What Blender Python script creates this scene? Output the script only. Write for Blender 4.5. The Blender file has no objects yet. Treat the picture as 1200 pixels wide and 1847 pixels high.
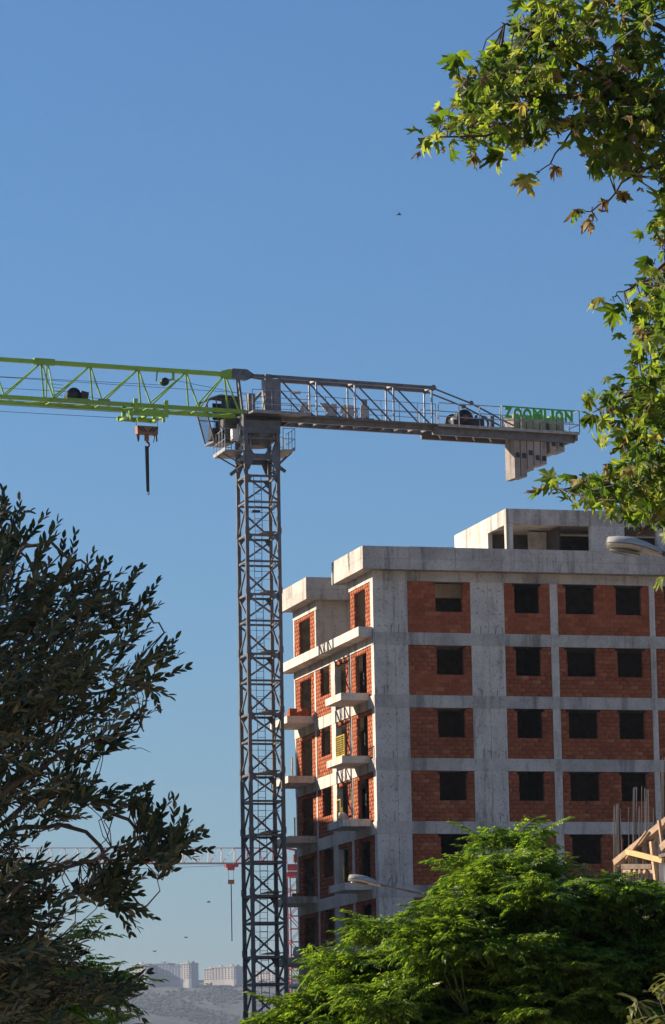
import bpy, math, random
import numpy as np
from mathutils import Vector, Matrix

random.seed(7)
rng = np.random.default_rng(7)
SC = bpy.context.scene
COL = SC.collection

# ------------------------------------------------------------------ camera
CAM_F, CAM_P, CAM_R, CAM_Z = 7000.0, 0.1607, 0.0185, 1.7      # focal in photo px, pitch, roll, eye height
cam_data = bpy.data.cameras.new('camera')
cam = bpy.data.objects.new('camera', cam_data)
COL.objects.link(cam)
SC.camera = cam
_c, _s, _cr, _sr = math.cos(CAM_P), math.sin(CAM_P), math.cos(CAM_R), math.sin(CAM_R)
_r0, _u0, _f0 = Vector((1, 0, 0)), Vector((0, -_s, _c)), Vector((0, _c, _s))
_r, _u = _r0 * _cr - _u0 * _sr, _r0 * _sr + _u0 * _cr
_m = Matrix((_r, _u, -_f0)).transposed().to_4x4()
_m.translation = (0, 0, CAM_Z)
cam.matrix_world = _m
cam_data.sensor_fit = 'VERTICAL'
cam_data.sensor_height = 36.0
cam_data.lens = 36.0 * CAM_F / 1847.0
cam_data.clip_start = 0.5
cam_data.clip_end = 20000

# ------------------------------------------------------------------ sky, sun, exposure
SUN_EL = math.radians(23.5)
_k = 0.27
SUN_DIR = Vector((-math.cos(math.atan(_k)) * math.cos(SUN_EL), math.sin(math.atan(_k)) * math.cos(SUN_EL), math.sin(SUN_EL)))
world = bpy.data.worlds.new('World')
SC.world = world
world.use_nodes = True
_nt = world.node_tree
_sky = _nt.nodes.new('ShaderNodeTexSky')
_sky.sky_type = 'NISHITA'
_sky.sun_disc = False
_sky.sun_elevation = SUN_EL
_sky.sun_rotation = math.atan2(SUN_DIR.x, SUN_DIR.y)
_sky.altitude = 0
_sky.air_density = 1.3
_sky.dust_density = 0.9
_sky.ozone_density = 10.0
_nt.links.new(_sky.outputs[0], _nt.nodes['Background'].inputs[0])
_nt.nodes['Background'].inputs[1].default_value = 0.0635
sun_data = bpy.data.lights.new('sun', 'SUN')
sun_data.energy = 5.0
sun_data.angle = math.radians(0.53)
sun_data.color = (1.0, 0.86, 0.69)
sun = bpy.data.objects.new('sun', sun_data)
COL.objects.link(sun)
sun.rotation_euler = SUN_DIR.to_track_quat('Z', 'Y').to_euler()
sun.location = (-60, 60, 80)
SC.view_settings.view_transform = 'Standard'
SC.view_settings.look = 'None'
SC.view_settings.gamma = 1.0
SC.view_settings.use_curve_mapping = False
SC.view_settings.exposure = 1.0
SC.render.engine = 'CYCLES'
SC.cycles.use_denoising = True
SC.cycles.max_bounces = 6
SC.cycles.diffuse_bounces = 3
SC.cycles.glossy_bounces = 2
SC.cycles.transmission_bounces = 4
SC.cycles.transparent_max_bounces = 8
SC.cycles.volume_bounces = 0
SC.cycles.sample_clamp_indirect = 4.0


# ------------------------------------------------------------------ survey helpers (a sight line and where it meets a depth)
def sight(px, py):
    x, y = px - 600, py - 923.5
    a, b = x * _cr - y * _sr, x * _sr + y * _cr
    r, up = a / CAM_F, -b / CAM_F
    return Vector((r, _c - up * _s, _s + up * _c))


def at(px, py, depth):
    d = sight(px, py)
    return Vector((0, 0, CAM_Z)) + d * (depth / d.y)


def hit(px, py, o, n):
    d, c = sight(px, py), Vector((0, 0, CAM_Z))
    return c + d * ((o - c).dot(n) / d.dot(n))


def project(p):
    X, Y, Z = p[0], p[1], p[2] - CAM_Z
    d, up = Y * _c + Z * _s, -Y * _s + Z * _c
    a, b = CAM_F * X / d, -CAM_F * up / d
    return 600 + a * _cr + b * _sr, 923.5 - a * _sr + b * _cr


# ------------------------------------------------------------------ materials
MATS = {}


def new_mat(name):
    m = bpy.data.materials.new(name)
    m.use_nodes = True
    MATS[name] = m
    nt = m.node_tree
    return m, nt, nt.nodes['Principled BSDF']


def nd(nt, kind, **kw):
    n = nt.nodes.new(kind)
    for k, v in kw.items():
        setattr(n, k, v)
    return n


def ramp(nt, stops):
    r = nd(nt, 'ShaderNodeValToRGB')
    el = r.color_ramp.elements
    while len(el) < len(stops):
        el.new(0.5)
    for e, (p, c) in zip(el, stops):
        e.position = p
        e.color = (*c, 1)
    return r


def noise(nt, scale, detail=5, rough=0.6, stretch=None):
    g = nd(nt, 'ShaderNodeNewGeometry')
    n = nd(nt, 'ShaderNodeTexNoise')
    n.inputs['Scale'].default_value = scale
    n.inputs['Detail'].default_value = detail
    n.inputs['Roughness'].default_value = rough
    if stretch:
        mp = nd(nt, 'ShaderNodeMapping')
        mp.inputs['Scale'].default_value = stretch
        nt.links.new(g.outputs['Position'], mp.inputs[0])
        nt.links.new(mp.outputs[0], n.inputs['Vector'])
    else:
        nt.links.new(g.outputs['Position'], n.inputs['Vector'])
    return n


def mixc(nt, a, b, fac, mode='MIX'):
    m = nd(nt, 'ShaderNodeMix', data_type='RGBA', blend_type=mode)
    for sock, v in ((m.inputs[6], a), (m.inputs[7], b), (m.inputs[0], fac)):
        if hasattr(v, 'is_linked') or hasattr(v, 'links'):
            nt.links.new(v, sock)
        elif isinstance(v, tuple):
            sock.default_value = (*v, 1)
        else:
            sock.default_value = v
    return m.outputs[2]


def bump(nt, b, height, strength=0.3, dist=0.02):
    n = nd(nt, 'ShaderNodeBump')
    n.inputs['Strength'].default_value = strength
    n.inputs['Distance'].default_value = dist
    nt.links.new(height, n.inputs['Height'])
    nt.links.new(n.outputs[0], b.inputs['Normal'])


def rand_pair(nt):
    oi = nd(nt, 'ShaderNodeObjectInfo')
    g = nd(nt, 'ShaderNodeNewGeometry')
    a = nd(nt, 'ShaderNodeMath', operation='ADD')
    nt.links.new(oi.outputs['Random'], a.inputs[0])
    nt.links.new(g.outputs['Random Per Island'], a.inputs[1])
    f = nd(nt, 'ShaderNodeMath', operation='FRACT')
    nt.links.new(a.outputs[0], f.inputs[0])
    return f.outputs[0]


def mat_concrete(name, dark, mid, light, per_piece=0.25):
    m, nt, b = new_mat(name)
    n1 = noise(nt, 0.7, 6, 0.65)
    n2 = noise(nt, 2.2, 5, 0.7, (1, 1, 0.18))
    n3 = noise(nt, 9, 6, 0.72)
    n4 = noise(nt, 1.3, 5, 0.6, (1, 1, 0.06))
    r1 = ramp(nt, [(0.25, dark), (0.5, mid), (0.75, light)])
    nt.links.new(n1.outputs[0], r1.inputs[0])
    r2 = ramp(nt, [(0.30, (0.45, 0.44, 0.43)), (0.45, (0.93, 0.93, 0.93)), (0.7, (1, 1, 1))])
    nt.links.new(n2.outputs[0], r2.inputs[0])
    r3 = ramp(nt, [(0.34, (0.62, 0.62, 0.63)), (0.5, (1, 1, 1))])
    nt.links.new(n3.outputs[0], r3.inputs[0])
    c = mixc(nt, r1.outputs[0], r2.outputs[0], 0.8, 'MULTIPLY')
    c = mixc(nt, c, r3.outputs[0], 0.8, 'MULTIPLY')
    r5 = ramp(nt, [(0.34, (0.36, 0.355, 0.35)), (0.45, (1, 1, 1))])
    nt.links.new(n4.outputs[0], r5.inputs[0])
    c = mixc(nt, c, r5.outputs[0], 0.7, 'MULTIPLY')
    oi = nd(nt, 'ShaderNodeObjectInfo')
    r4 = ramp(nt, [(0, (0.72, 0.72, 0.73)), (1, (1, 1, 1))])
    nt.links.new(oi.outputs['Random'], r4.inputs[0])
    c = mixc(nt, c, r4.outputs[0], per_piece * 2, 'MULTIPLY')
    nt.links.new(c, b.inputs['Base Color'])
    b.inputs['Roughness'].default_value = 0.9
    b.inputs['Specular IOR Level'].default_value = 0.2
    bump(nt, b, n3.outputs[0], 0.5, 0.02)
    return m


def mat_paint(name, col, rough=0.5, wear=0.25, wear_col=None, metal=0.0, scale=3.0):
    m, nt, b = new_mat(name)
    n = noise(nt, scale, 5, 0.65)
    wc = wear_col or tuple(x * 0.45 for x in col)
    r = ramp(nt, [(0.35, wc), (0.35 + wear + 0.05, col)])
    nt.links.new(n.outputs[0], r.inputs[0])
    oi = nd(nt, 'ShaderNodeObjectInfo')
    r4 = ramp(nt, [(0, (0.8, 0.8, 0.8)), (1, (1.0, 1.0, 1.0))])
    nt.links.new(oi.outputs['Random'], r4.inputs[0])
    c = mixc(nt, r.outputs[0], r4.outputs[0], 1.0, 'MULTIPLY')
    nt.links.new(c, b.inputs['Base Color'])
    b.inputs['Roughness'].default_value = rough
    b.inputs['Metallic'].default_value = metal
    return m


def mat_brick(name):
    m, nt, b = new_mat(name)
    r = ramp(nt, [(0.0, (0.31, 0.085, 0.038)), (0.5, (0.37, 0.107, 0.047)), (0.92, (0.42, 0.13, 0.058)), (1.0, (0.46, 0.18, 0.09))])
    nt.links.new(rand_pair(nt), r.inputs[0])
    n = noise(nt, 9, 5, 0.6)
    r2 = ramp(nt, [(0.3, (0.7, 0.68, 0.66)), (0.65, (1, 1, 1))])
    nt.links.new(n.outputs[0], r2.inputs[0])
    n3 = noise(nt, 0.9, 3, 0.5)
    r3 = ramp(nt, [(0.35, (0.78, 0.76, 0.76)), (0.65, (1.0, 1.0, 1.0))])
    nt.links.new(n3.outputs[0], r3.inputs[0])
    c = mixc(nt, r.outputs[0], r2.outputs[0], 0.9, 'MULTIPLY')
    c = mixc(nt, c, r3.outputs[0], 0.9, 'MULTIPLY')
    nt.links.new(c, b.inputs['Base Color'])
    b.inputs['Roughness'].default_value = 0.92
    b.inputs['Specular IOR Level'].default_value = 0.15
    bump(nt, b, n.outputs[0], 0.4, 0.01)
    return m


def mat_leaf(name, stops, trans=0.45, trans_tint=(1.0, 1.0, 0.5), rough=0.5, spec=0.35, under=None):
    m, nt, b = new_mat(name)
    r = ramp(nt, stops)
    nt.links.new(rand_pair(nt), r.inputs[0])
    n = noise(nt, 40, 3, 0.5)
    r2 = ramp(nt, [(0.3, (0.7, 0.7, 0.7)), (0.7, (1, 1, 1))])
    nt.links.new(n.outputs[0], r2.inputs[0])
    col = mixc(nt, r.outputs[0], r2.outputs[0], 0.8, 'MULTIPLY')
    if under:
        g = nd(nt, 'ShaderNodeNewGeometry')
        col = mixc(nt, col, under, g.outputs['Backfacing'])
    nt.links.new(col, b.inputs['Base Color'])
    b.inputs['Roughness'].default_value = rough
    b.inputs['Specular IOR Level'].default_value = spec
    tr = nd(nt, 'ShaderNodeBsdfTranslucent')
    tc = mixc(nt, col, trans_tint, 1.0, 'MULTIPLY')
    sc2 = mixc(nt, tc, (2.2, 2.2, 2.2), 1.0, 'MULTIPLY')
    nt.links.new(sc2, tr.inputs['Color'])
    mx = nd(nt, 'ShaderNodeMixShader')
    mx.inputs[0].default_value = trans
    nt.links.new(b.outputs[0], mx.inputs[1])
    nt.links.new(tr.outputs[0], mx.inputs[2])
    nt.links.new(mx.outputs[0], nt.nodes['Material Output'].inputs['Surface'])
    return m


mat_concrete('concrete', (0.34, 0.305, 0.265), (0.53, 0.48, 0.42), (0.66, 0.60, 0.53))
mat_concrete('concrete_pale', (0.46, 0.415, 0.36), (0.62, 0.56, 0.485), (0.71, 0.65, 0.565), 0.15)
mat_concrete('counterweight', (0.24, 0.21, 0.19), (0.34, 0.30, 0.27), (0.42, 0.38, 0.34), 0.4)
mat_brick('brick')
mat_paint('mortar', (0.22, 0.085, 0.045), 0.95, 0.2, (0.15, 0.055, 0.03))
mat_paint('inner_wall_shade', (0.08, 0.065, 0.055), 0.95, 0.3)  # the shade of the unlit rooms is put into this dark wall colour
mat_paint('crane_grey', (0.125, 0.125, 0.135), 0.45, 0.2, (0.075, 0.065, 0.06))
mat_paint('crane_light', (0.34, 0.33, 0.33), 0.5, 0.2, (0.2, 0.18, 0.16))
mat_paint('crane_mid', (0.19, 0.185, 0.19), 0.5, 0.2, (0.11, 0.1, 0.1))
mat_paint('crane_green', (0.24, 0.42, 0.025), 0.4, 0.1, (0.19, 0.33, 0.025))
mat_paint('sign_green', (0.06, 0.33, 0.035), 0.5, 0.1, (0.05, 0.25, 0.03))
mat_paint('black_metal', (0.012, 0.012, 0.014), 0.5, 0.2)
mat_paint('rope', (0.03, 0.03, 0.03), 0.7, 0.2)
mat_paint('hook_orange', (0.30, 0.125, 0.035), 0.55, 0.25, (0.16, 0.065, 0.03))
mat_paint('sign_white', (0.50, 0.49, 0.50), 0.6, 0.15)
mat_paint('galvanised', (0.36, 0.38, 0.42), 0.4, 0.2, metal=0.3)
mat_paint('yellow_paint', (0.68, 0.47, 0.03), 0.5, 0.2)
mat_paint('crane_red', (0.42, 0.035, 0.045), 0.5, 0.2)
mat_paint('crane_white', (0.72, 0.70, 0.70), 0.5, 0.2, (0.5, 0.45, 0.42))
mat_paint('lamp_shell', (0.46, 0.44, 0.40), 0.45, 0.25, (0.33, 0.31, 0.28))
mat_paint('lamp_pole', (0.16, 0.165, 0.17), 0.5, 0.2)
mat_paint('timber', (0.52, 0.34, 0.19), 0.75, 0.35, (0.30, 0.19, 0.11), scale=6)
mat_paint('timber_yellow', (0.62, 0.40, 0.12), 0.65, 0.3, (0.45, 0.27, 0.09), scale=6)
mat_paint('timber_dark', (0.19, 0.13, 0.09), 0.8, 0.35, scale=6)
mat_paint('rebar', (0.085, 0.08, 0.08), 0.6, 0.3, metal=0.2)
mat_paint('white_panel', (0.66, 0.63, 0.58), 0.7, 0.25, (0.5, 0.47, 0.42))
mat_paint('white_sack', (0.70, 0.68, 0.64), 0.8, 0.2)
mat_paint('bird', (0.02, 0.02, 0.022), 0.7, 0.2)
mat_paint('bark', (0.13, 0.10, 0.075), 0.9, 0.35, scale=12)
mat_paint('bark_pale', (0.33, 0.29, 0.22), 0.9, 0.3, (0.2, 0.16, 0.11), scale=9)
mat_paint('twig', (0.085, 0.06, 0.04), 0.9, 0.3, scale=12)
mat_paint('twig_green', (0.13, 0.17, 0.055), 0.8, 0.3, scale=12)
mat_paint('ground', (0.58, 0.45, 0.31), 0.95, 0.4, (0.42, 0.32, 0.21), scale=0.25)
mat_paint('asphalt', (0.055, 0.055, 0.057), 0.9, 0.3, scale=1.0)
mat_paint('kerb', (0.38, 0.37, 0.35), 0.9, 0.3)
mat_paint('road_paint', (0.75, 0.75, 0.73), 0.7, 0.3)
mat_paint('far_wall', (0.52, 0.46, 0.41), 0.9, 0.3, (0.42, 0.38, 0.34), scale=0.02)
mat_paint('far_wall_blue', (0.16, 0.20, 0.26), 0.9, 0.3, (0.12, 0.15, 0.2), scale=0.02)
mat_paint('far_window', (0.10, 0.11, 0.13), 0.3, 0.3)
mat_paint('render_beige', (0.50, 0.45, 0.38), 0.9, 0.3)
_m, _t, _b = new_mat('glass')
_b.inputs['Base Color'].default_value = (0.03, 0.035, 0.04, 1)
_b.inputs['Roughness'].default_value = 0.06
_m, _t, _b = new_mat('clear_glass')
_b.inputs['Base Color'].default_value = (0.04, 0.045, 0.05, 1)
_b.inputs['Roughness'].default_value = 0.05
_tr, _mx = _t.nodes.new('ShaderNodeBsdfTransparent'), _t.nodes.new('ShaderNodeMixShader')
_tr.inputs[0].default_value = (0.8, 0.84, 0.86, 1)
_mx.inputs[0].default_value = 0.12
_t.links.new(_tr.outputs[0], _mx.inputs[1])
_t.links.new(_b.outputs[0], _mx.inputs[2])
_t.links.new(_mx.outputs[0], _t.nodes['Material Output'].inputs['Surface'])
_m, _t, _b = new_mat('lamp_glass')
_b.inputs['Base Color'].default_value = (0.16, 0.15, 0.13, 1)
_b.inputs['Roughness'].default_value = 0.2
# hillside: scrub with bare patches
_m, _t, _b = new_mat('hillside')
_n1, _n2 = noise(_t, 0.004, 8, 0.7), noise(_t, 0.035, 6, 0.75)
_ra = ramp(_t, [(0.35, (0.025, 0.035, 0.028)), (0.55, (0.05, 0.056, 0.046)), (0.78, (0.14, 0.125, 0.10))])
_rb = ramp(_t, [(0.42, (0.08, 0.1, 0.1)), (0.55, (1, 1, 1))])
_t.links.new(_n1.outputs[0], _ra.inputs[0])
_t.links.new(_n2.outputs[0], _rb.inputs[0])
_t.links.new(mixc(_t, _ra.outputs[0], _rb.outputs[0], 0.9, 'MULTIPLY'), _b.inputs['Base Color'])
_b.inputs['Roughness'].default_value = 1.0
# foliage
mat_leaf('plane_leaf', [(0.0, (0.035, 0.07, 0.012)), (0.35, (0.075, 0.13, 0.02)), (0.65, (0.14, 0.20, 0.032)), (0.9, (0.23, 0.27, 0.05)), (0.98, (0.25, 0.22, 0.085)), (1.0, (0.18, 0.13, 0.07))], 0.5, (1.0, 1.0, 0.42), 0.55, 0.3)
mat_leaf('plane_dry', [(0.0, (0.16, 0.11, 0.06)), (0.5, (0.24, 0.18, 0.10)), (1.0, (0.20, 0.16, 0.05))], 0.25, (1, 0.9, 0.6), 0.7, 0.2)
mat_leaf('olive_leaf', [(0.0, (0.018, 0.032, 0.014)), (0.6, (0.036, 0.056, 0.023)), (0.92, (0.065, 0.08, 0.032)), (1.0, (0.19, 0.15, 0.07))], 0.10, (1.0, 0.95, 0.5), 0.5, 0.3, under=(0.058, 0.064, 0.042))
mat_leaf('chinaberry_leaf', [(0.0, (0.045, 0.092, 0.014)), (0.5, (0.09, 0.165, 0.022)), (0.85, (0.155, 0.225, 0.032)), (1.0, (0.24, 0.28, 0.05))], 0.45, (1.0, 1.0, 0.4), 0.42, 0.4)
mat_leaf('loquat_leaf', [(0.0, (0.10, 0.12, 0.04)), (0.6, (0.16, 0.17, 0.06)), (1.0, (0.24, 0.22, 0.10))], 0.2, (1.0, 1.0, 0.5), 0.5, 0.35)


# ------------------------------------------------------------------ object helpers
def link(o, parent=None):
    COL.objects.link(o)
    if parent is not None:
        o.parent = parent
    return o


def tag(o, label=None, cat=None, group=None, kind=None):
    if label:
        o['label'] = label
    if cat:
        o['category'] = cat
    if group:
        o['group'] = group
    if kind:
        o['kind'] = kind
    return o


def empty(name, loc=(0, 0, 0), rz=0.0):
    o = bpy.data.objects.new(name, None)
    o.empty_display_size = 0.3
    o.location = loc
    o.rotation_euler = (0, 0, rz)
    return link(o)


def fast_mesh(name, co, loops, starts, mat, smooth=False):
    me = bpy.data.meshes.new(name)
    co = np.asarray(co, np.float32)
    me.vertices.add(len(co))
    me.vertices.foreach_set('co', co.ravel())
    me.loops.add(len(loops))
    me.loops.foreach_set('vertex_index', np.asarray(loops, np.int32))
    me.polygons.add(len(starts))
    me.polygons.foreach_set('loop_start', np.asarray(starts, np.int32))
    me.update(calc_edges=True)
    me.validate()
    me.materials.append(MATS[mat])
    if smooth:
        me.polygons.foreach_set('use_smooth', np.ones(len(starts), bool))
    return me


def py_mesh(name, verts, faces, mat, smooth=False):
    me = bpy.data.meshes.new(name)
    me.from_pydata([tuple(v) for v in verts], [], [tuple(f) for f in faces])
    me.materials.append(MATS[mat])
    if smooth:
        me.polygons.foreach_set('use_smooth', [True] * len(me.polygons))
    me.update()
    return me


def obj(name, me, parent=None, kind=None):
    o = link(bpy.data.objects.new(name, me), parent)
    if kind:
        o['kind'] = kind
    return o


BOXF = [(0, 3, 2, 1), (4, 5, 6, 7), (0, 1, 5, 4), (1, 2, 6, 5), (2, 3, 7, 6), (3, 0, 4, 7)]
_UNIT = {}


def unit_box(mat):
    if ('b', mat) not in _UNIT:
        v = [(x, y, z) for z in (-.5, .5) for x, y in ((-.5, -.5), (.5, -.5), (.5, .5), (-.5, .5))]
        _UNIT[('b', mat)] = py_mesh('bar_' + mat, v, BOXF, mat)
    return _UNIT[('b', mat)]


def unit_tube(mat, n=10):
    if ('t', mat) not in _UNIT:
        v = [(.5 * math.cos(2 * math.pi * i / n), .5 * math.sin(2 * math.pi * i / n), z) for z in (-.5, .5) for i in range(n)]
        f = [(i, (i + 1) % n, n + (i + 1) % n, n + i) for i in range(n)] + [tuple(reversed(range(n))), tuple(range(n, 2 * n))]
        me = py_mesh('rod_' + mat, v, f, mat)
        me.polygons.foreach_set('use_smooth', [True] * n + [False] * 2)
        _UNIT[('t', mat)] = me
    return _UNIT[('t', mat)]


def bar(name, p, q, w, h, mat, parent=None, up=(0, 0, 1), tube=False):
    """a straight member from p to q: w across, h along the up hint; its own object on shared mesh data"""
    p, q = Vector(p), Vector(q)
    z = (q - p)
    L = z.length
    z = z / L
    u = Vector(up)
    if abs(z.dot(u)) > 0.99:
        u = Vector((0, 1, 0)) if abs(z.y) < 0.9 else Vector((1, 0, 0))
    x = u.cross(z).normalized()
    y = z.cross(x)
    M = Matrix((x * w, y * h, z * L)).transposed().to_4x4()
    M.translation = (p + q) / 2
    o = obj(name, unit_tube(mat) if tube else unit_box(mat), parent)
    o.matrix_basis = M
    return o


def rod(name, p, q, d, mat, parent=None):
    return bar(name, p, q, d, d, mat, parent, tube=True)


def block(name, c0, c1, mat, parent=None):
    c0, c1 = Vector(c0), Vector(c1)
    o = obj(name, unit_box(mat), parent)
    d = c1 - c0
    o.matrix_basis = Matrix.Translation((c0 + c1) / 2) @ Matrix.Diagonal((abs(d.x), abs(d.y), abs(d.z), 1))
    return o


class MB:
    """collects shapes for ONE mesh"""

    def __init__(self):
        self.v, self.f = [], []

    def add(self, v, f):
        n = len(self.v)
        self.v += [tuple(x) for x in v]
        self.f += [tuple(i + n for i in t) for t in f]

    def box(self, c0, c1):
        x0, y0, z0 = c0
        x1, y1, z1 = c1
        self.add([(x0, y0, z0), (x1, y0, z0), (x1, y1, z0), (x0, y1, z0), (x0, y0, z1), (x1, y0, z1), (x1, y1, z1), (x0, y1, z1)], BOXF)

    def beam(self, p, q, w, h, up=(0, 0, 1)):
        p, q = Vector(p), Vector(q)
        z = (q - p).normalized()
        u = Vector(up)
        if abs(z.dot(u)) > 0.99:
            u = Vector((0, 1, 0))
        x = u.cross(z).normalized() * (w / 2)
        y = z.cross(x).normalized() * (h / 2)
        self.add([c + a for c in (p, q) for a in (-x - y, x - y, x + y, y - x)], BOXF)

    def tube(self, pts, radii, n=7, cap=True):
        pts = [Vector(p) for p in pts]
        base = len(self.v)
        prev = None
        for i, p in enumerate(pts):
            d = (pts[min(i + 1, len(pts) - 1)] - pts[max(i - 1, 0)])
            d = d.normalized() if d.length > 1e-9 else Vector((0, 0, 1))
            if prev is None:
                prev = d.orthogonal().normalized()
            x = (prev - d * prev.dot(d))
            x = x.normalized() if x.length > 1e-6 else d.orthogonal().normalized()
            prev = x
            y = d.cross(x)
            r = radii[i] if isinstance(radii, (list, tuple)) else radii
            for k in range(n):
                a = 2 * math.pi * k / n
                self.v.append(tuple(p + x * (r * math.cos(a)) + y * (r * math.sin(a))))
        for i in range(len(pts) - 1):
            for k in range(n):
                a, b = base + i * n + k, base + i * n + (k + 1) % n
                self.f.append((a, b, b + n, a + n))
        if cap:
            self.f.append(tuple(base + k for k in reversed(range(n))))
            self.f.append(tuple(base + (len(pts) - 1) * n + k for k in range(n)))

    def prism(self, poly, h0, h1, fn=lambda x, y, z: (x, y, z)):
        n = len(poly)
        self.add([fn(x, y, h) for h in (h0, h1) for x, y in poly],
                 [tuple(reversed(range(n))), tuple(range(n, 2 * n))] + [(i, (i + 1) % n, n + (i + 1) % n, n + i) for i in range(n)])

    def build(self, name, mat, parent=None, smooth=False, kind=None):
        return obj(name, py_mesh(name, self.v, self.f, mat, smooth), parent, kind)


def wall_mesh(name, ac, zc, solid, fr, thick, mat):
    """one connected wall with openings: cuts along a and z; solid(i, j) tells a filled cell; fr(a, d, z) maps to 3-D"""
    idx, V, Fc = {}, [], []

    def vid(i, j, k):
        if (i, j, k) not in idx:
            idx[(i, j, k)] = len(V)
            V.append(fr(ac[i], k * thick, zc[j]))
        return idx[(i, j, k)]
    na, nz = len(ac) - 1, len(zc) - 1
    S = lambda i, j: 0 <= i < na and 0 <= j < nz and solid(i, j)
    for i in range(na):
        for j in range(nz):
            if not S(i, j):
                continue
            Fc.append([vid(i, j, 0), vid(i + 1, j, 0), vid(i + 1, j + 1, 0), vid(i, j + 1, 0)])
            Fc.append([vid(i, j, 1), vid(i, j + 1, 1), vid(i + 1, j + 1, 1), vid(i + 1, j, 1)])
            for di, dj, e in ((-1, 0, ((i, j), (i, j + 1))), (1, 0, ((i + 1, j + 1), (i + 1, j))), (0, -1, ((i + 1, j), (i, j))), (0, 1, ((i, j + 1), (i + 1, j + 1)))):
                if not S(i + di, j + dj):
                    (a, b), (c, d) = e
                    Fc.append([vid(a, b, 0), vid(c, d, 0), vid(c, d, 1), vid(a, b, 1)])
    return py_mesh(name, V, Fc, mat)


# ================================================================== SETTING
g = MB()
g.add([(-9000, -3000, 0), (9000, -3000, 0), (9000, 14000, 0), (-9000, 14000, 0)], [(0, 1, 2, 3)])
tag(g.build('ground', 'ground'), kind='structure')
road = MB()
road.add([(4.2, 20, .004), (11.5, 20, .004), (7.6, 175, .004), (0.3, 175, .004)], [(0, 1, 2, 3)])
tag(road.build('road', 'asphalt'), kind='structure')
kerb = MB()
kerb.add([(3.9, 20, 0), (4.2, 20, 0), (0.3, 175, 0), (0.0, 175, 0), (3.9, 20, .13), (4.2, 20, .13), (0.3, 175, .13), (0.0, 175, .13)], BOXF)
tag(kerb.build('kerb', 'kerb'), kind='structure')

# far hill
nx, ny = 220, 60
hv, hf = [], []
for j in range(ny + 1):
    y = 4300 + j * 45
    for i in range(nx + 1):
        x = -3300 + i * 30
        t = (y - 4300) / 1250
        ridge = 233 + 0.018 * (-(x + 150)) * math.exp(-((x + 150) / 900) ** 2) + 6 * math.sin(x / 210 + 1) + 3.5 * math.sin(x / 83)
        if x > 150:
            ridge -= 0.03 * (x - 150)
        if x < -700:
            ridge -= 0.02 * (-700 - x)
        prof = min(1.0, t) if t < 1 else 1.0 - 0.25 * (t - 1)
        prof = max(0.0, prof)
        z = ridge * (prof ** 0.75) + (9 * math.sin(x / 130 + y / 170) + 6 * math.sin(x / 61 - y / 90)) * math.sin(min(1, t) * math.pi) + rng.normal(0, 1.6) * (0.3 if 0.97 < t else 1)
        hv.append((x, y, max(-2.0, z)))
for j in range(ny):
    for i in range(nx):
        a = j * (nx + 1) + i
        hf.append((a, a + 1, a + nx + 2, a + nx + 1))
tag(obj('hill', py_mesh('hill', hv, hf, 'hillside', True)), kind='structure')
HZ = np.array([v[2] for v in hv]).reshape(ny + 1, nx + 1)
sv, sf = [], []
for _ in range(9000):
    x, y = rng.uniform(-620, 120), rng.uniform(4720, 5540)
    if math.sin(x / 37 + 2 * math.sin(y / 90)) + math.sin(y / 33 + x / 71) + rng.normal(0, .7) < -.2:
        continue
    fi, fj = (x + 3300) / 30, (y - 4300) / 45
    i, j = int(fi), int(fj)
    a, b = fi - i, fj - j
    z = HZ[j, i] * (1 - a) * (1 - b) + HZ[j, i + 1] * a * (1 - b) + HZ[j + 1, i] * (1 - a) * b + HZ[j + 1, i + 1] * a * b
    w, h = rng.uniform(2.2, 5.5), rng.uniform(2.5, 5.5)
    k = len(sv)
    sv += [(x + w * math.cos(t) * rng.uniform(.7, 1.2), y + w * math.sin(t), z + h * rng.uniform(.3, .6)) for t in np.arange(6) * math.pi / 3] + [(x, y, z + h), (x, y, z - 2)]
    for t in range(6):
        sf += [(k + t, k + (t + 1) % 6, k + 6), (k + (t + 1) % 6, k + t, k + 7)]
mat_paint('scrub', (0.030, 0.042, 0.026), 1.0, 0.3, (0.015, 0.024, 0.016), scale=.05)
tag(obj('scrub', py_mesh('scrub', sv, sf, 'scrub')), 'dark scrub and small trees covering the far hillside', 'scrub', kind='stuff')


# ================================================================== BUILDING UNDER CONSTRUCTION
YW = 0.2685
CORNER = Vector((1.8403, 182.98, 0))
LA = 25.56
LEVELS = [LA - 3 * i for i in range(8)]          # floor levels A, B, C ... ; last one 4.56
BD = 0.59                                        # beam depth
ROOF = 28.5
bld = empty('apartment_building', CORNER, YW)
tag(bld, 'unfinished multi-storey building of grey concrete and red brick with empty window openings', 'building')
U_END, V_END = 22.4, 14.95

rest_v, rest_f = [], []                          # bricks past the first 300
indiv_left = [300]
BH, BL, JT = 0.2, 0.405, 0.011


def rect_cut(a0, a1, z0, z1, holes):
    """intervals of a0..a1 left free of holes at the height z0..z1"""
    segs = [(a0, a1)]
    for ha0, ha1, hz0, hz1 in holes:
        if hz0 < (z0 + z1) / 2 < hz1:
            out = []
            for s0, s1 in segs:
                if ha1 <= s0 or ha0 >= s1:
                    out.append((s0, s1))
                else:
                    if ha0 > s0:
                        out.append((s0, ha0))
                    if ha1 < s1:
                        out.append((ha1, s1))
            segs = out
    return segs


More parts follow.
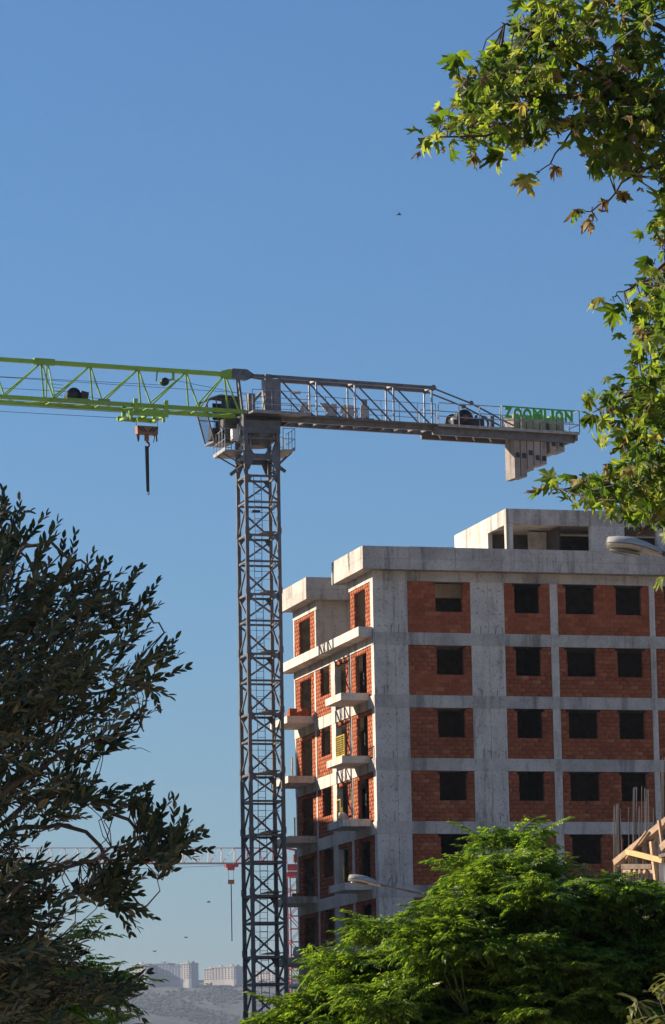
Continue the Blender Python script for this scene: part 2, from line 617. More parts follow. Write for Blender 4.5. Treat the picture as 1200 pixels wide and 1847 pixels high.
def brick_wall(face, a0, a1, z0, z1, holes, own, plane=0.0):
    """infill of hollow clay bricks; face 'R' along u (outside is -v), 'L' along v (outside is -u)"""
    fr = (lambda a, d, z: (a, plane + 0.035 + d, z)) if face == 'R' else (lambda a, d, z: (plane + 0.035 + d, a, z))
    ac = sorted({a0, a1, *[min(max(h[0], a0), a1) for h in holes], *[min(max(h[1], a0), a1) for h in holes]})
    zc = sorted({z0, z1, *[min(max(h[2], z0), z1) for h in holes], *[min(max(h[3], z0), z1) for h in holes]})

    def solid(i, j):
        a, z = (ac[i] + ac[i + 1]) / 2, (zc[j] + zc[j + 1]) / 2
        return not any(h[0] < a < h[1] and h[2] < z < h[3] for h in holes)
    panel = obj('brick_wall', wall_mesh('brick_wall', ac, zc, solid, fr, 0.17, 'mortar'), bld)
    n = max(1, round((z1 - z0) / BH))
    ch = (z1 - z0) / n
    off0 = rng.uniform(0, BL)
    for c in range(n):
        zb, zt = z0 + c * ch + JT / 2, z0 + (c + 1) * ch - JT / 2
        for s0, s1 in rect_cut(a0, a1, zb, zt, holes):
            x = s0 - ((off0 + (c % 2) * BL / 2 + rng.uniform(-.02, .02)) % BL)
            while x < s1 - 0.03:
                b0, b1 = max(s0, x), min(s1, x + BL)
                if b1 - b0 > 0.05:
                    jit = rng.uniform(-0.005, 0.003)
                    e0 = b0 + JT / 2 + (rng.uniform(-.02, .012) if b0 == s0 and s0 > a0 else 0)
                    e1 = b1 - JT / 2 + (rng.uniform(-.012, .02) if b1 == s1 and s1 < a1 else 0)
                    d0, d1 = plane + (0.018 if face == 'R' else 0.0325) + jit * (1 if face == 'R' else .5), plane + 0.19
                    lo, hi = ((e0, d0, zb), (e1, d1, zt)) if face == 'R' else ((d0, e0, zb), (d1, e1, zt))
                    if own and indiv_left[0] > 0:
                        indiv_left[0] -= 1
                        block('brick', lo, hi, 'brick', panel)
                    else:
                        n0 = len(rest_v)
                        x0, y0, w0 = lo
                        x1, y1, w1 = hi
                        rest_v.extend([(x0, y0, w0), (x1, y0, w0), (x1, y1, w0), (x0, y1, w0), (x0, y0, w1), (x1, y0, w1), (x1, y1, w1), (x0, y1, w1)])
                        rest_f.extend([tuple(i + n0 for i in t) for t in BOXF])
                x += BL
    return panel


# floors
for i, z in enumerate(LEVELS):
    block('floor_slab', (0.25, 0.25, z - 0.16), (U_END - .1, V_END - .1, z - 0.003), 'concrete', bld)
roof = MB()
roof.prism([(-.6, -.6), (U_END, -.6), (U_END, V_END), (-.6, V_END), (-.6, 9.9), (2.5, 9.9), (2.5, 5.0), (-.6, 5.0)], ROOF + 0.004, ROOF + 0.2)
roof.build('roof_slab', 'concrete', bld)
# parapet cast in panels, butt jointed
PZ0, PZ1, OV = ROOF, 29.6, 0.65


def parapet(p0, p1, inward):
    p0, p1, inward = Vector(p0), Vector(p1), Vector(inward)
    L = (p1 - p0).length
    n = max(1, round(L / 2.25))
    d = (p1 - p0) / L
    for i in range(n):
        a, b = p0 + d * (L * i / n + 0.006), p0 + d * (L * (i + 1) / n - 0.006)
        w = 0.2
        off = inward * (w / 2 + rng.uniform(0, 0.008))
        for q0, q1 in ((PZ0, PZ0 + .5), (PZ0 + .508, PZ1 + rng.uniform(-.012, .012))):
            off = inward * (w / 2 + rng.uniform(0, 0.012))
            h = Vector((0, 0, (q0 + q1) / 2))
            bar('parapet_panel', a + off + h, b + off + h, w, q1 - q0, 'concrete', bld)


parapet((-OV, -OV, 0), (U_END, -OV, 0), (0, 1, 0))
parapet((-OV, -OV + .21, 0), (-OV, 5.0, 0), (1, 0, 0))
parapet((-OV + .21, 5.0, 0), (2.4, 5.0, 0), (0, -1, 0))
parapet((2.4, 5.01, 0), (2.4, 9.84, 0), (1, 0, 0))
parapet((-OV, 9.85, 0), (2.4, 9.85, 0), (0, 1, 0))
parapet((-OV, 10.06, 0), (-OV, 15.3, 0), (1, 0, 0))

# frame: levels of beams with columns between them
R_COLS = [(0.0, 1.71, 'shear_wall'), (4.86, 6.55, 'shear_wall'), (8.87, 9.26, 'column'), (13.94, 14.22, 'column'), (18.6, 18.95, 'column'), (U_END - .4, U_END, 'column')]
R_BAYS = [(1.71, 4.86, [(3.12, 4.47)]), (6.55, 8.87, [(7.08, 8.33)]), (9.26, 13.94, [(9.67, 11.13), (12.24, 13.52)]), (14.22, 18.6, [(14.75, 16.1), (17.0, 18.2)]), (18.95, U_END - .4, [(19.6, 21.0)])]
L_COLS = [(4.13, 4.51), (7.04, 7.84), (10.73, 10.98), (14.72, V_END)]
L_BAYS = [(0.47, 4.13, 'door', (1.43, 3.39)), (4.51, 7.04, 'door', (5.39, 7.04)), (7.84, 10.73, 'window', (8.23, 9.93)), (10.98, 14.72, 'door', (11.72, 13.89))]
tops = [ROOF] + LEVELS[:-1]
for i, z in enumerate(LEVELS):
    zt = tops[i] - (0.46 if i == 0 else BD)                                # underside of the beam over this storey
    near = i <= 5
    # beams at this level
    cuts = [0, 4.0, 8.9, 12.9, 16.0, U_END]
    for a, b in zip(cuts, cuts[1:]):
        block('beam', (a + (.0 if a else -.02), -0.02 + rng.uniform(-.006, .006), z - BD), (b - 0.004, 0.25, z), 'concrete', bld)
    cuts = [0.252, 4.3, 7.4, 10.9, V_END]
    for a, b in zip(cuts, cuts[1:]):
        block('beam', (-0.02 + rng.uniform(-.006, .006), a, z - BD), (0.25, b - 0.004, z), 'concrete_pale', bld)
    for a, b, kind in R_COLS:
        if kind == 'shear_wall':
            mid = a + (b - a) * (.52 if a else .62)
            for p0, p1 in ((a + .001, mid - .006), (mid + .006, b)):
                block('shear_wall', (p0, rng.uniform(-.004, .006), z + .001), (p1, 0.30, zt - .001), 'concrete_pale', bld)
        else:
            block(kind, (a, -0.008, z + .001), (b, 0.30, zt - .001), 'concrete_pale', bld)
    for a, b, wins in R_BAYS:
        hl = [(w0, w1, z + 0.97, zt + 1) for w0, w1 in wins]
        # lintel seat: the top course opens a little wider
        hl += [(w0 - rng.uniform(0.06, 0.14), w1 + rng.uniform(0.05, 0.14), zt - 0.13, zt + 1) for w0, w1 in wins]
        brick_wall('R', a, b, z, zt, hl, i in (0, 1) and a < 9.5)
    block('corner_return', (0.0, 0.302, z + .001), (0.28, 0.47, zt - .001), 'concrete_pale', bld)
    for a, b in L_COLS:
        if i == 0 and a < 12:
            continue
        block('column', (0.0, a, z + .001), (0.3, b - .002, zt - .001), 'concrete_pale', bld)
    for a, b, kind, (h0, h1) in L_BAYS:
        if i == 0 and 4.2 < a < 10.9:
            continue
        if i == 0 and a > 10:
            a = 10.723
        hz = z + 0.95 if kind == 'window' else z - 1
        brick_wall('L', a, b, z, zt, [(h0, h1, hz, zt + 1 if kind == 'window' else zt - .12)], False)
# beams right under the roof
cuts = [0, 5.2, 9.3, 13.3, 17.6, U_END]
for a, b in zip(cuts, cuts[1:]):
    block('beam', (a, -0.015 + rng.uniform(-.005, .005), ROOF - .46), (b - .004, .25, ROOF), 'concrete', bld)
block('beam', (-.015, .252, ROOF - .46), (.25, 4.22, ROOF), 'concrete_pale', bld)
block('beam', (-.015, 10.3, ROOF - .46), (.25, V_END, ROOF), 'concrete_pale', bld)
# the recess of the top storey
block('recess_wall', (0.0, 10.50, LA + .001), (3.0, 10.72, ROOF - .002), 'concrete', bld)
block('recess_wall', (0.26, 4.0, LA + .001), (3.0, 4.21, ROOF - .002), 'concrete', bld)
block('recess_wall', (3.0, 4.0, LA + .001), (3.2, 10.72, ROOF - .002), 'inner_wall_shade', bld)
# inner walls and outer back walls
for i, z in enumerate(LEVELS):
    zt = tops[i] - 0.17
    block('partition', (0.9, 5.0 if i else 3.7, z), (U_END - 1, 5.15 if i else 3.85, zt), 'inner_wall_shade', bld)
    block('partition', (5.6, 0.9, z), (5.75, 4.6 if i else 3.5, zt), 'inner_wall_shade', bld)
    block('partition', (9.05, 0.6, z), (9.2, 4.6 if i else 3.5, zt), 'inner_wall_shade', bld)
    block('partition', (3.4, 5.2, z), (3.55, V_END - .4, zt), 'inner_wall_shade', bld)
    block('back_wall', (0.3, V_END - .2, z), (U_END - .3, V_END, zt), 'render_beige', bld)
    block('side_wall', (U_END - .2, 0.31, z), (U_END, V_END - .2, zt), 'render_beige', bld)
block('ceiling_rib', (2.2, 1.9, ROOF - .95), (5.4, 2.15, ROOF - .3), 'concrete_pale', bld)
block('ground_storey_wall', (0.2, 0.2, 0), (U_END - .2, V_END - .2, LEVELS[-1] - .6), 'concrete', bld)
# balconies
bal = MB()
bal.box((-0.70, 0.14, LA - .19), (-0.024, 15.25, LA + .26))
bal.build('balcony_slab', 'concrete_pale', bld)
for i, z in enumerate(LEVELS):
    if i == 0:
        continue
    block('balcony_slab', (-1.42, 0.88, z - .17), (-0.028, 3.75, z + .17), 'concrete_pale', bld)
    block('balcony_slab', (-1.45, 10.95, z - .17), (-0.028, 14.35, z + .17), 'concrete_pale', bld)
# penthouse
PU0, PV0, PZT = 8.06, 4.0, 32.35
PB = 31.58
for a, b in ((PU0, 10.3), (10.3, 12.4), (12.4, 14.5), (14.5, 16.6), (16.6, 19.5)):
    block('roof_beam', (a + .003, PV0, PB), (b - .003, PV0 + .25, PZT + rng.uniform(-.01, .01)), 'concrete', bld)
block('roof_beam', (PU0 + .003, PV0 + .253, PB), (PU0 + .25, 12.7, PZT), 'concrete_pale', bld)
block('penthouse_roof', (PU0 + .26, PV0 + .26, PB + .1), (19.4, 12.6, PB + .3), 'concrete', bld)
block('penthouse_column', (PU0, PV0, ROOF + .2), (8.4, PV0 + .34, PB - .002), 'concrete_pale', bld)
block('penthouse_wall', (PU0, 7.0, ROOF + .2), (PU0 + .22, 12.7, PB - .002), 'concrete_pale', bld)
block('penthouse_wall', (12.41, PV0 + .01, ROOF + .2), (14.22, PV0 + .25, PB - .002), 'concrete_pale', bld)
block('penthouse_wall', (10.0, 6.3, ROOF + .2), (10.9, 6.55, PB - .002), 'concrete', bld)
block('penthouse_wall', (15.9, PV0 + .01, ROOF + .2), (17.2, PV0 + .25, PB - .002), 'concrete_pale', bld)
block('penthouse_wall', (8.3, 7.3, ROOF + .2), (19.2, 7.5, PB - .002), 'inner_wall_shade', bld)
block('penthouse_wall', (14.2, 4.3, ROOF + .2), (14.4, 7.28, PB - .002), 'inner_wall_shade', bld)
block('penthouse_wall', (10.92, 4.6, ROOF + .2), (11.05, 7.28, PB - .002), 'inner_wall_shade', bld)
# left over tie wires and starter bars on the shear walls (too small to tell apart)
tw = MB()
for i, z in enumerate(LEVELS[:6]):
    for a0, a1 in ((0.0, 1.71), (4.86, 6.55)):
        for gx in np.linspace(a0 + .3, a1 - .3, 4):
            for gz in (z + .35, z + .95, z + 1.55, z + 2.1):
                if rng.random() < .75:
                    p = Vector((gx + rng.uniform(-.08, .08), .0, gz + rng.uniform(-.06, .06)))
                    q = p + Vector((rng.uniform(-.12, .12), -rng.uniform(.04, .12), rng.uniform(-.14, .1)))
                    tw.beam(p, q, .016, .016)
        for gx in np.linspace(a0 + .1, a1 - .1, 5):
            if rng.random() < .6:
                p = Vector((gx, -.03, z + .0))
                tw.beam(p, p + Vector((rng.uniform(-.05, .05), -.05, rng.uniform(.15, .5))), .018, .018)
tw.build('tie_wires', 'rebar', bld, kind='stuff')
fl = MB()
for i, z in enumerate(LEVELS[1:5]):
    for gx in (.35, .9, 1.45):
        fl.beam((gx - .1, -.05, z + .015), (gx + .1, -.12, z + .06), .05, .015)
fl.build('foam_scraps', 'white_panel', bld, kind='stuff')
me = fast_mesh('brick_infill', rest_v, np.array(rest_f).ravel(), np.arange(len(rest_f)) * 4, 'brick')
obj('brick_infill', me, bld, 'stuff')


def B(u, v, z):
    return CORNER + Vector((u * math.cos(YW) - v * math.sin(YW), u * math.sin(YW) + v * math.cos(YW), z))


# guards, stacks and sacks on the balconies (each could be lifted away)
def guard(v0, v1, z, label, mesh=True, u=-1.25):
    e = tag(empty('safety_guard', B(u, v0, z), YW), label, 'guard rail', 'yellow guards on the balconies')
    L = v1 - v0
    for y in (0, L):
        bar('post', (0, y, 0), (0, y, 1.05), .06, .06, 'yellow_paint', e)
    bar('rail', (0, 0.031, 1.02), (0, L - .031, 1.02), .05, .05, 'yellow_paint', e)
    bar('rail', (0, 0.031, .08), (0, L - .031, .08), .05, .05, 'yellow_paint', e)
    if mesh:
        for k in range(1, 9):
            bar('wire', (0, 0.031, .08 + k * .104), (0, L - .031, .08 + k * .104), .022, .022, 'yellow_paint', e)
        for k in range(1, 6):
            bar('wire', (0.02, L * k / 6, .1), (0.02, L * k / 6, 1.0), .02, .02, 'yellow_paint', e)
    return e


guard(1.0, 2.5, LEVELS[2] + .17, 'yellow mesh guard on the sunlit balcony of the third storey from the top')
guard(1.9, 2.5, LEVELS[3] + .17, 'narrow open yellow guard with two posts, on the balcony below the mesh guard', False)


def post_thing(u, v, z, h, label, lean=0):
    e = tag(empty('guard_post', B(u, v, z), YW), label, 'post', 'yellow posts on the balconies')
    bar('post', (0, 0, .02), (lean, 0, h), .06, .06, 'yellow_paint', e)
    block('foot_plate', (-.08, -.08, 0), (.08, .08, .019), 'yellow_paint', e)
    bar('cross_pin', (lean * .8, -.1, h * .8), (lean * .8, .1, h * .8), .03, .03, 'yellow_paint', e)
    return e


post_thing(-1.15, 11.2, LEVELS[2] + .17, .95, 'yellow post on the far balcony beside the crane mast, third storey from the top')
post_thing(-1.05, 11.3, LEVELS[3] + .17, .95, 'yellow post on the far balcony beside the crane mast, fourth storey from the top')
post_thing(-1.0, 11.3, LEVELS[4] + .17, .95, 'yellow post on the far shaded balcony beside the crane mast, fifth storey from the top')
post_thing(-1.2, 1.8, LEVELS[4] + .17, .9, 'yellow post on the shaded near balcony just above the middle street lamp')
post_thing(-0.9, 3.2, LEVELS[3] + .17, .75, 'thin yellow post at the far end of the balcony with the narrow guard', .1)


def brick_pile(v, z, label, nx_, ny_, nz_):
    e = tag(empty('brick_pile', B(-1.3, v, z), YW), label, 'brick pile', 'leftover bricks on the balconies')
    for a in range(nx_):
        for b in range(ny_):
            for c in range(nz_):
                if c == nz_ - 1 and rng.random() < .4:
                    continue
                x, y, zz = a * .2 + rng.uniform(0, .02), b * .42 + rng.uniform(0, .02), c * .195
                block('brick', (x, y, zz + .001), (x + .185, y + .39, zz + .19), 'brick', e)
    return e


brick_pile(11.0, LEVELS[1] + .17, 'low pile of leftover red bricks on the far balcony beside the crane mast', 5, 2, 2)
brick_pile(11.1, LEVELS[4] + .17, 'small pile of bricks on the far shaded balcony, fifth storey from the top', 3, 2, 1)


def sack(u, v, z, label, r=.3):
    vs, fs, n = [], [], 10
    for j in range(7):
        t = j / 6
        rr = r * (math.sin(math.pi * (0.12 + 0.76 * t)) ** .5) * (1 - .25 * t)
        for k in range(n):
            a = 2 * math.pi * k / n
            w = 1 + .14 * math.sin(3 * a + 4 * t) + rng.uniform(-.05, .05)
            vs.append((rr * w * math.cos(a), rr * w * .8 * math.sin(a), t * r * 1.6))
    for j in range(6):
        for k in range(n):
            fs.append((j * n + k, j * n + (k + 1) % n, (j + 1) * n + (k + 1) % n, (j + 1) * n + k))
    fs += [tuple(reversed(range(n))), tuple(range(6 * n, 7 * n))]
    o = obj('rubble_sack', py_mesh('rubble_sack', vs, fs, 'white_sack', True))
    o.location = B(u, v, z)
    return tag(o, label, 'sack', 'sacks left on the balconies')


sack(-.9, 2.9, LEVELS[3] + .17, 'white rubble sack on the sunlit balcony behind the narrow yellow guard')
sack(-.9, 11.6, LEVELS[5] + .17, 'white rubble sack on the lowest visible far balcony beside the crane mast', .34)

# ------------------------------------------------------------------ neighbouring block left of the frame that shades the lower storeys
nb = tag(empty('neighbour_building', (-26, 150, 0)), 'beige apartment block standing left of the crane outside the picture', 'building')


def apt(root, x0, x1, y0, y1, h, facing_rows):
    fr = lambda a, d, z: (x1 - d, a, z)
    nb_w = int((y1 - y0) / 3.2)
    ac, holes_i = [y0], set()
    for k in range(nb_w):
        a = y0 + (k + .5) * (y1 - y0) / nb_w
        ac += [a - .7, a + .7]
    ac += [y1]
    zc, rows = [0], []
    for k in range(int(h / 3) - 0):
        zc += [k * 3 + 1.0, k * 3 + 2.4]
    zc += [h]
    me_ = wall_mesh('wall', ac, zc, lambda i, j: not (i % 2 == 1 and j % 2 == 1), fr, .3, 'render_beige')
    obj('wall', me_, root)
    block('core', (x0, y0 + .01, 0), (x1 - .31, y1 - .01, h - .3), 'far_wall', root)
    block('roof', (x0 - .2, y0 - .2, h), (x1 + .4, y1 + .2, h + .35), 'concrete', root)


apt(nb, -14, 0, 0, 54.0, 28.3, 9)
apt(nb, -14, 0, 54.02, 84, 32.0, 10)

# ================================================================== TOWER CRANE
AX = at(467.5, 1000, 189.5)
AX = Vector((AX.x, AX.y, 0))
MY, JY, DZ = 0.28, 0.415, -0.28
crane = tag(empty('tower_crane', AX), 'flat-top tower crane with grey mast, green jib and counterweights beside the building', 'crane')
cm, sm, cj, sj = math.cos(MY), math.sin(MY), math.cos(JY), math.sin(JY)


def MM(x, y, z):                                   # mast frame -> crane
    return Vector((x * cm - y * sm, x * sm + y * cm, z))


def JJ(s, t, z):                                   # slewing frame -> crane (s towards the counter-jib, t away from the viewer)
    return Vector((s * cj - t * sj, s * sj + t * cj, z + DZ))


UPM, UPJ = MM(0, 1, 0), JJ(0, 1, 0) - JJ(0, 0, 0)


def mb_(name, p, q, w, h, mat='crane_grey', par=None, tube=False):
    return bar(name, MM(*p), MM(*q), w, h, mat, par or crane, up=UPM if abs(p[0] - q[0]) + abs(p[1] - q[1]) < 1e-6 else (0, 0, 1), tube=tube)


def jb(name, p, q, w, h, mat='crane_grey', par=None, tube=False, up=(0, 0, 1)):
    return bar(name, JJ(*p), JJ(*q), w, h, mat, par or crane, up=up, tube=tube)


HW, CH = 0.90, 0.17
E_ = HW - CH / 2
ZJ = [31.43 + 2.95 * k for k in range(1, -11, -1)]   # section joints, top first
block('foundation', (-2.6, -2.6, 0), (2.6, 2.6, ZJ[-1]), 'concrete', crane)


def plate(name, pts, par, mat='crane_grey', th=.015):
    m = MB()
    c = [Vector(p) for p in pts]
    nrm = (c[1] - c[0]).cross(c[2] - c[0]).normalized() * th
    n = len(c)
    m.add([p for p in c] + [p + nrm for p in c], [tuple(reversed(range(n))), tuple(range(n, 2 * n))] + [(i, (i + 1) % n, n + (i + 1) % n, n + i) for i in range(n)])
    return m.build(name, mat, par)


def section(zt, zb, first=False):
    sec = bpy.data.objects.new('mast_section', None)
    sec.empty_display_size = .2
    link(sec, crane)
    for x in (-E_, E_):
        for y in (-E_, E_):
            mb_('chord', (x, y, zb), (x, y, zt), CH, CH, par=sec)
            mb_('joint_sleeve', (x, y, zb - .16), (x, y, zb + .16), CH + .05, CH + .05, par=sec)
    zm = (zt + zb) / 2 - .05
    for z, w in ((zt - .22, .11), (zm, .10)):
        for k in (-1, 1):
            mb_('cross_bar', (-E_, k * E_, z), (E_, k * E_, z), .08, w, par=sec)
            mb_('cross_bar', (k * E_, -E_, z), (k * E_, E_, z), .08, w, par=sec)
    for k, f in ((-1, 1), (1, -1)):
        mb_('brace', (-E_ * f, k * E_, zt - .3), (E_ * f, k * E_, zm + .08), .07, .09, par=sec)
        mb_('brace', (E_ * f, k * E_, zm - .08), (-E_ * f, k * E_, zb - .1), .07, .09, par=sec)
        mb_('brace', (k * E_, -E_ * f * -1, zt - .3), (k * E_, E_ * f * -1, zm + .08), .07, .09, par=sec)
        mb_('brace', (k * E_, E_ * f * -1, zm - .08), (k * E_, -E_ * f * -1, zb - .1), .07, .09, par=sec)
    # gussets in the front and back plane
    for k in (-1, 1):
        y = k * (E_ + .02)
        for f in (-1, 1):
            plate('gusset', [MM(f * (E_ - .05), y, zt - .12), MM(f * (E_ - .36), y, zt - .2), MM(f * (E_ - .05), y, zt - .62)], sec)
    return sec


for a, b in zip(ZJ, ZJ[1:]):
    section(a, b)
# ladders, one per section, with their rungs
for k, (a, b) in enumerate(zip(ZJ, ZJ[1:])):
    o = -.22 if k % 2 else -.16
    lad = bpy.data.objects.new('ladder', None)
    lad.empty_display_size = .2
    link(lad, crane)
    for x in (o, o + .38):
        mb_('stile', (x, .1 + .05 * (k % 2), b - .1), (x + (.04 if k % 2 else -.03), .1 + .05 * (k % 2), a - .1), .035, .035, par=lad, tube=True)
    for j in range(9):
        z = b + .12 + j * .31
        mb_('rung', (o, .1 + .05 * (k % 2), z), (o + .38, .1 + .05 * (k % 2), z), .025, .025, par=lad, tube=True)
    # rest platform at the joint
    block_p = MB()
    block_p.add([MM(x, y, z) for z in (b - .05, b) for x, y in ((.0, -.7), (.72, -.7), (.72, .72), (.0, .72))], BOXF)
    block_p.build('rest_platform', 'crane_grey', crane)
    # lamp conduit and thin guard wires
    mb_('guard_wire', (-.75, -.3, b + 1.0), (.75, -.3, b + 1.0), .02, .02, tube=True)
    mb_('guard_wire', (-.75, -.3, b + .6), (.75, -.3, b + .6), .02, .02, tube=True)
fl_ = MB()
fl_.add([MM(x, y, z) for z in (32.45, 32.55) for x, y in ((-.35, -.2), (.05, -.2), (.05, .1), (-.35, .1))], BOXF)
fl_.build('junction_box', 'black_metal', crane)

# mast head
ZH0, ZH1 = 34.38, 36.95
for x in (-E_, E_):
    for y in (-E_, E_):
        mb_('head_chord', (x, y, ZH0), (x, y, ZH1), CH + .03, CH + .03)
for k in (-1, 1):
    y = k * (E_ + .125)
    for f in (-1, 1):
        plate('head_gusset', [MM(f * (HW + .02), y, 34.45), MM(f * (HW - .22), y, 34.45), MM(f * .45, y, 35.02), MM(f * .45, y, 35.26), MM(f * (HW - .2), y, 35.7), MM(f * (HW + .02), y, 35.9)], crane, th=.03)
    mb_('head_beam', (-.5, k * E_, 35.13), (.5, k * E_, 35.13), .14, .27)
    mb_('head_beam', (-E_, k * E_, 36.05), (E_, k * E_, 36.05), .1, .12)
    mb_('head_beam', (k * E_, -E_, 36.05), (k * E_, E_, 36.05), .1, .12)
    mb_('head_beam', (k * E_, -E_, 35.13), (k * E_, E_, 35.13), .14, .2)
    mb_('head_brace', (-E_, k * E_, 36.0), (.62 * k, k * E_, 35.2), .09, .1)
    mb_('head_brace', (k * E_, -E_, 34.5), (k * E_, E_, 35.1), .09, .1)
    mb_('head_brace', (k * E_, E_, 35.3), (k * E_, -E_, 36.0), .09, .1)
    mb_('climbing_bracket', (k * HW, -.6, 34.7), (k * (HW + .33), -.7, 34.42), .14, .16)
    mb_('climbing_bracket', (k * HW, .6, 34.7), (k * (HW + .33), .7, 34.42), .14, .16)
tb = MB()
tb.add([MM(x, y, z) for z in (36.28, 36.93) for x, y in ((-.94, -.94), (.94, -.94), (.94, .94), (-.94, .94))], BOXF)
tb.build('turntable_base', 'crane_grey', crane)
cone = MB()
cone.tube([MM(0, 0, 35.75), MM(0, 0, 36.27)], [.62, .95], 20)
cone.build('turntable_cone', 'crane_grey', crane)
sr_ = MB()
sr_.tube([MM(0, 0, 36.94), MM(0, 0, 37.3)], [.78, .78], 28)
sr_.build('slewing_ring', 'black_metal', crane, True)
# work platforms left and right of the head
for k in (-1, 1):
    pf = bpy.data.objects.new('work_platform', None)
    pf.empty_display_size = .2
    link(pf, crane)
    x0, x1 = k * (HW + .06), k * (HW + (1.05 if k < 0 else .72))
    zf = 35.32 if k < 0 else 35.42
    for j in range(6):
        ya = -1.15 + j * .39
        m = MB()
        m.add([MM(x, y, z) for z in (zf, zf + .05) for x, y in ((min(x0, x1), ya), (max(x0, x1), ya), (max(x0, x1), ya + .36), (min(x0, x1), ya + .36))], BOXF)
        m.build('deck_plank', 'crane_light', pf)
    mb_('toe_board', (x1, -1.15, zf + .1), (x1, 1.19, zf + .1), .02, .16, 'crane_light', pf)
    for y in (-1.15, -.6, 0, .6, 1.18):
        mb_('post', (x1, y, zf), (x1, y, zf + 1.12), .04, .04, 'galvanised', pf, True)
    for y in (-1.15, 1.18):
        mb_('post', (x0 + k * .06, y, zf), (x0 + k * .06, y, zf + 1.12), .04, .04, 'galvanised', pf, True)
        for h in (.58, 1.1):
            mb_('rail', (x0 + k * .06, y, zf + h), (x1, y, zf + h), .035, .035, 'galvanised', pf, True)
    for h in (.58, 1.1):
        mb_('rail', (x1, -1.15, zf + h), (x1, 1.18, zf + h), .035, .035, 'galvanised', pf, True)
    mb_('stay', (k * HW, -.5, 34.75), (x1, -.5, zf), .06, .06, par=pf)
    mb_('stay', (k * HW, .5, 34.75), (x1, .5, zf), .06, .06, par=pf)
box_m = MB()
box_m.add([MM(x, y, z) for z in (36.0, 36.55) for x, y in ((-1.42, -.6), (-1.1, -.6), (-1.1, -.2), (-1.42, -.2))], BOXF)
box_m.build('switch_box', 'white_panel', crane)

# jib (green): one top chord, two bottom chords, warren lacing
jib = bpy.data.objects.new('jib', None)
jib.empty_display_size = .3
link(jib, crane)
JZT, JZB, JW = 39.60, 37.63, 0.66
jb('top_chord', (-40, 0, JZT), (-11.22, 0, JZT), .19, .19, 'crane_green', jib)
jb('top_chord', (-11.2, 0, JZT), (-1.55, 0, JZT), .20, .21, 'crane_green', jib)
for t in (-JW, JW):
    jb('bottom_chord', (-40, t, JZB), (-11.22, t, JZB), .17, .19, 'crane_green', jib)
    jb('bottom_chord', (-11.2, t, JZB), (-.9, t, JZB), .17, .2, 'crane_green', jib)
T = [-3.75 - 2.52 * k for k in range(15)]
prevT = -1.70
for k, s in enumerate(T):
    b = s + .38
    for t in (-JW, JW):
        rod('lacing', JJ(s, t * .08, JZT - .06), JJ(b, t, JZB + .06), .085, 'crane_green', jib)
        rod('lacing', JJ(b + .05, t, JZB + .06), JJ(prevT - .04, t * .08, JZT - .06), .075, 'crane_green', jib)
    rod('bottom_strut', JJ(b, -JW, JZB - .02), JJ(b, JW, JZB - .02), .06, 'crane_green', jib)
    rod('bottom_strut', JJ(b, -JW, JZB - .02), JJ(b + 1.25, JW, JZB - .02), .055, 'crane_green', jib)
    rod('bottom_strut', JJ(b + 1.25, JW, JZB - .02), JJ(b + 2.5, -JW, JZB - .02), .055, 'crane_green', jib)
    prevT = s
for t in (-JW, JW):
    rod('lacing', JJ(-1.7, t * .08, JZT - .06), JJ(-1.25, t, JZB + .06), .09, 'crane_green', jib)
jb('splice_lug', (-11.7, 0, JZT + .02), (-10.65, 0, JZT + .02), .26, .3, 'crane_green', jib)
for t in (-JW, JW):
    rod('lacing', JJ(-11.0, t * .1, JZT), JJ(-10.85, t, JZB), .07, 'crane_green', jib)
for j in range(5):
    rod('step', JJ(-10.75, 0, JZB + .25 + j * .17), JJ(-10.2, 0, JZB + .22 + j * .17), .03, 'crane_green', jib)
plate('root_lug', [JJ(-1.95, -.13, 39.48), JJ(-1.5, -.13, 39.38), JJ(-.95, -.13, 39.38), JJ(-.95, -.13, 39.86), JJ(-1.5, -.13, 39.86), JJ(-1.95, -.13, 39.73)], jib, 'crane_green', -.26)
# pulleys and winch on the jib
jb('pulley_hanger', (-5.3, -.05, JZT - .1), (-5.35, -.05, 39.02), .07, .05, 'crane_green', jib)
jb('pulley_hanger', (-4.45, -.05, JZT - .1), (-4.45, -.05, 39.15), .12, .05, 'crane_green', jib)
jb('pulley_hanger', (-4.4, -.05, 39.2), (-5.2, -.05, 38.92), .08, .1, 'crane_green', jib)
m = MB()
m.tube([JJ(-4.9, -.12, 39.02), JJ(-4.9, .12, 39.02)], .2, 16)
m.build('pulley', 'black_metal', jib, True)
m = MB()
m.tube([JJ(-9.75, -.35, 38.02), JJ(-9.75, -.28, 38.02), JJ(-9.75, -.279, 38.02), JJ(-9.75, .35, 38.02)], [.36, .36, .27, .27], 18)
m.build('trolley_winch', 'black_metal', jib, True)
jb('winch_motor', (-9.42, -.3, 38.02), (-9.05, -.3, 37.95), .3, .42, 'black_metal', jib)
jb('winch_frame', (-10.2, -.45, 37.78), (-9.0, -.45, 37.78), .1, .1, 'crane_green', jib)
jb('winch_frame', (-8.6, -.6, 37.8), (-8.0, -.6, 37.8), .1, .1, 'crane_light', jib)
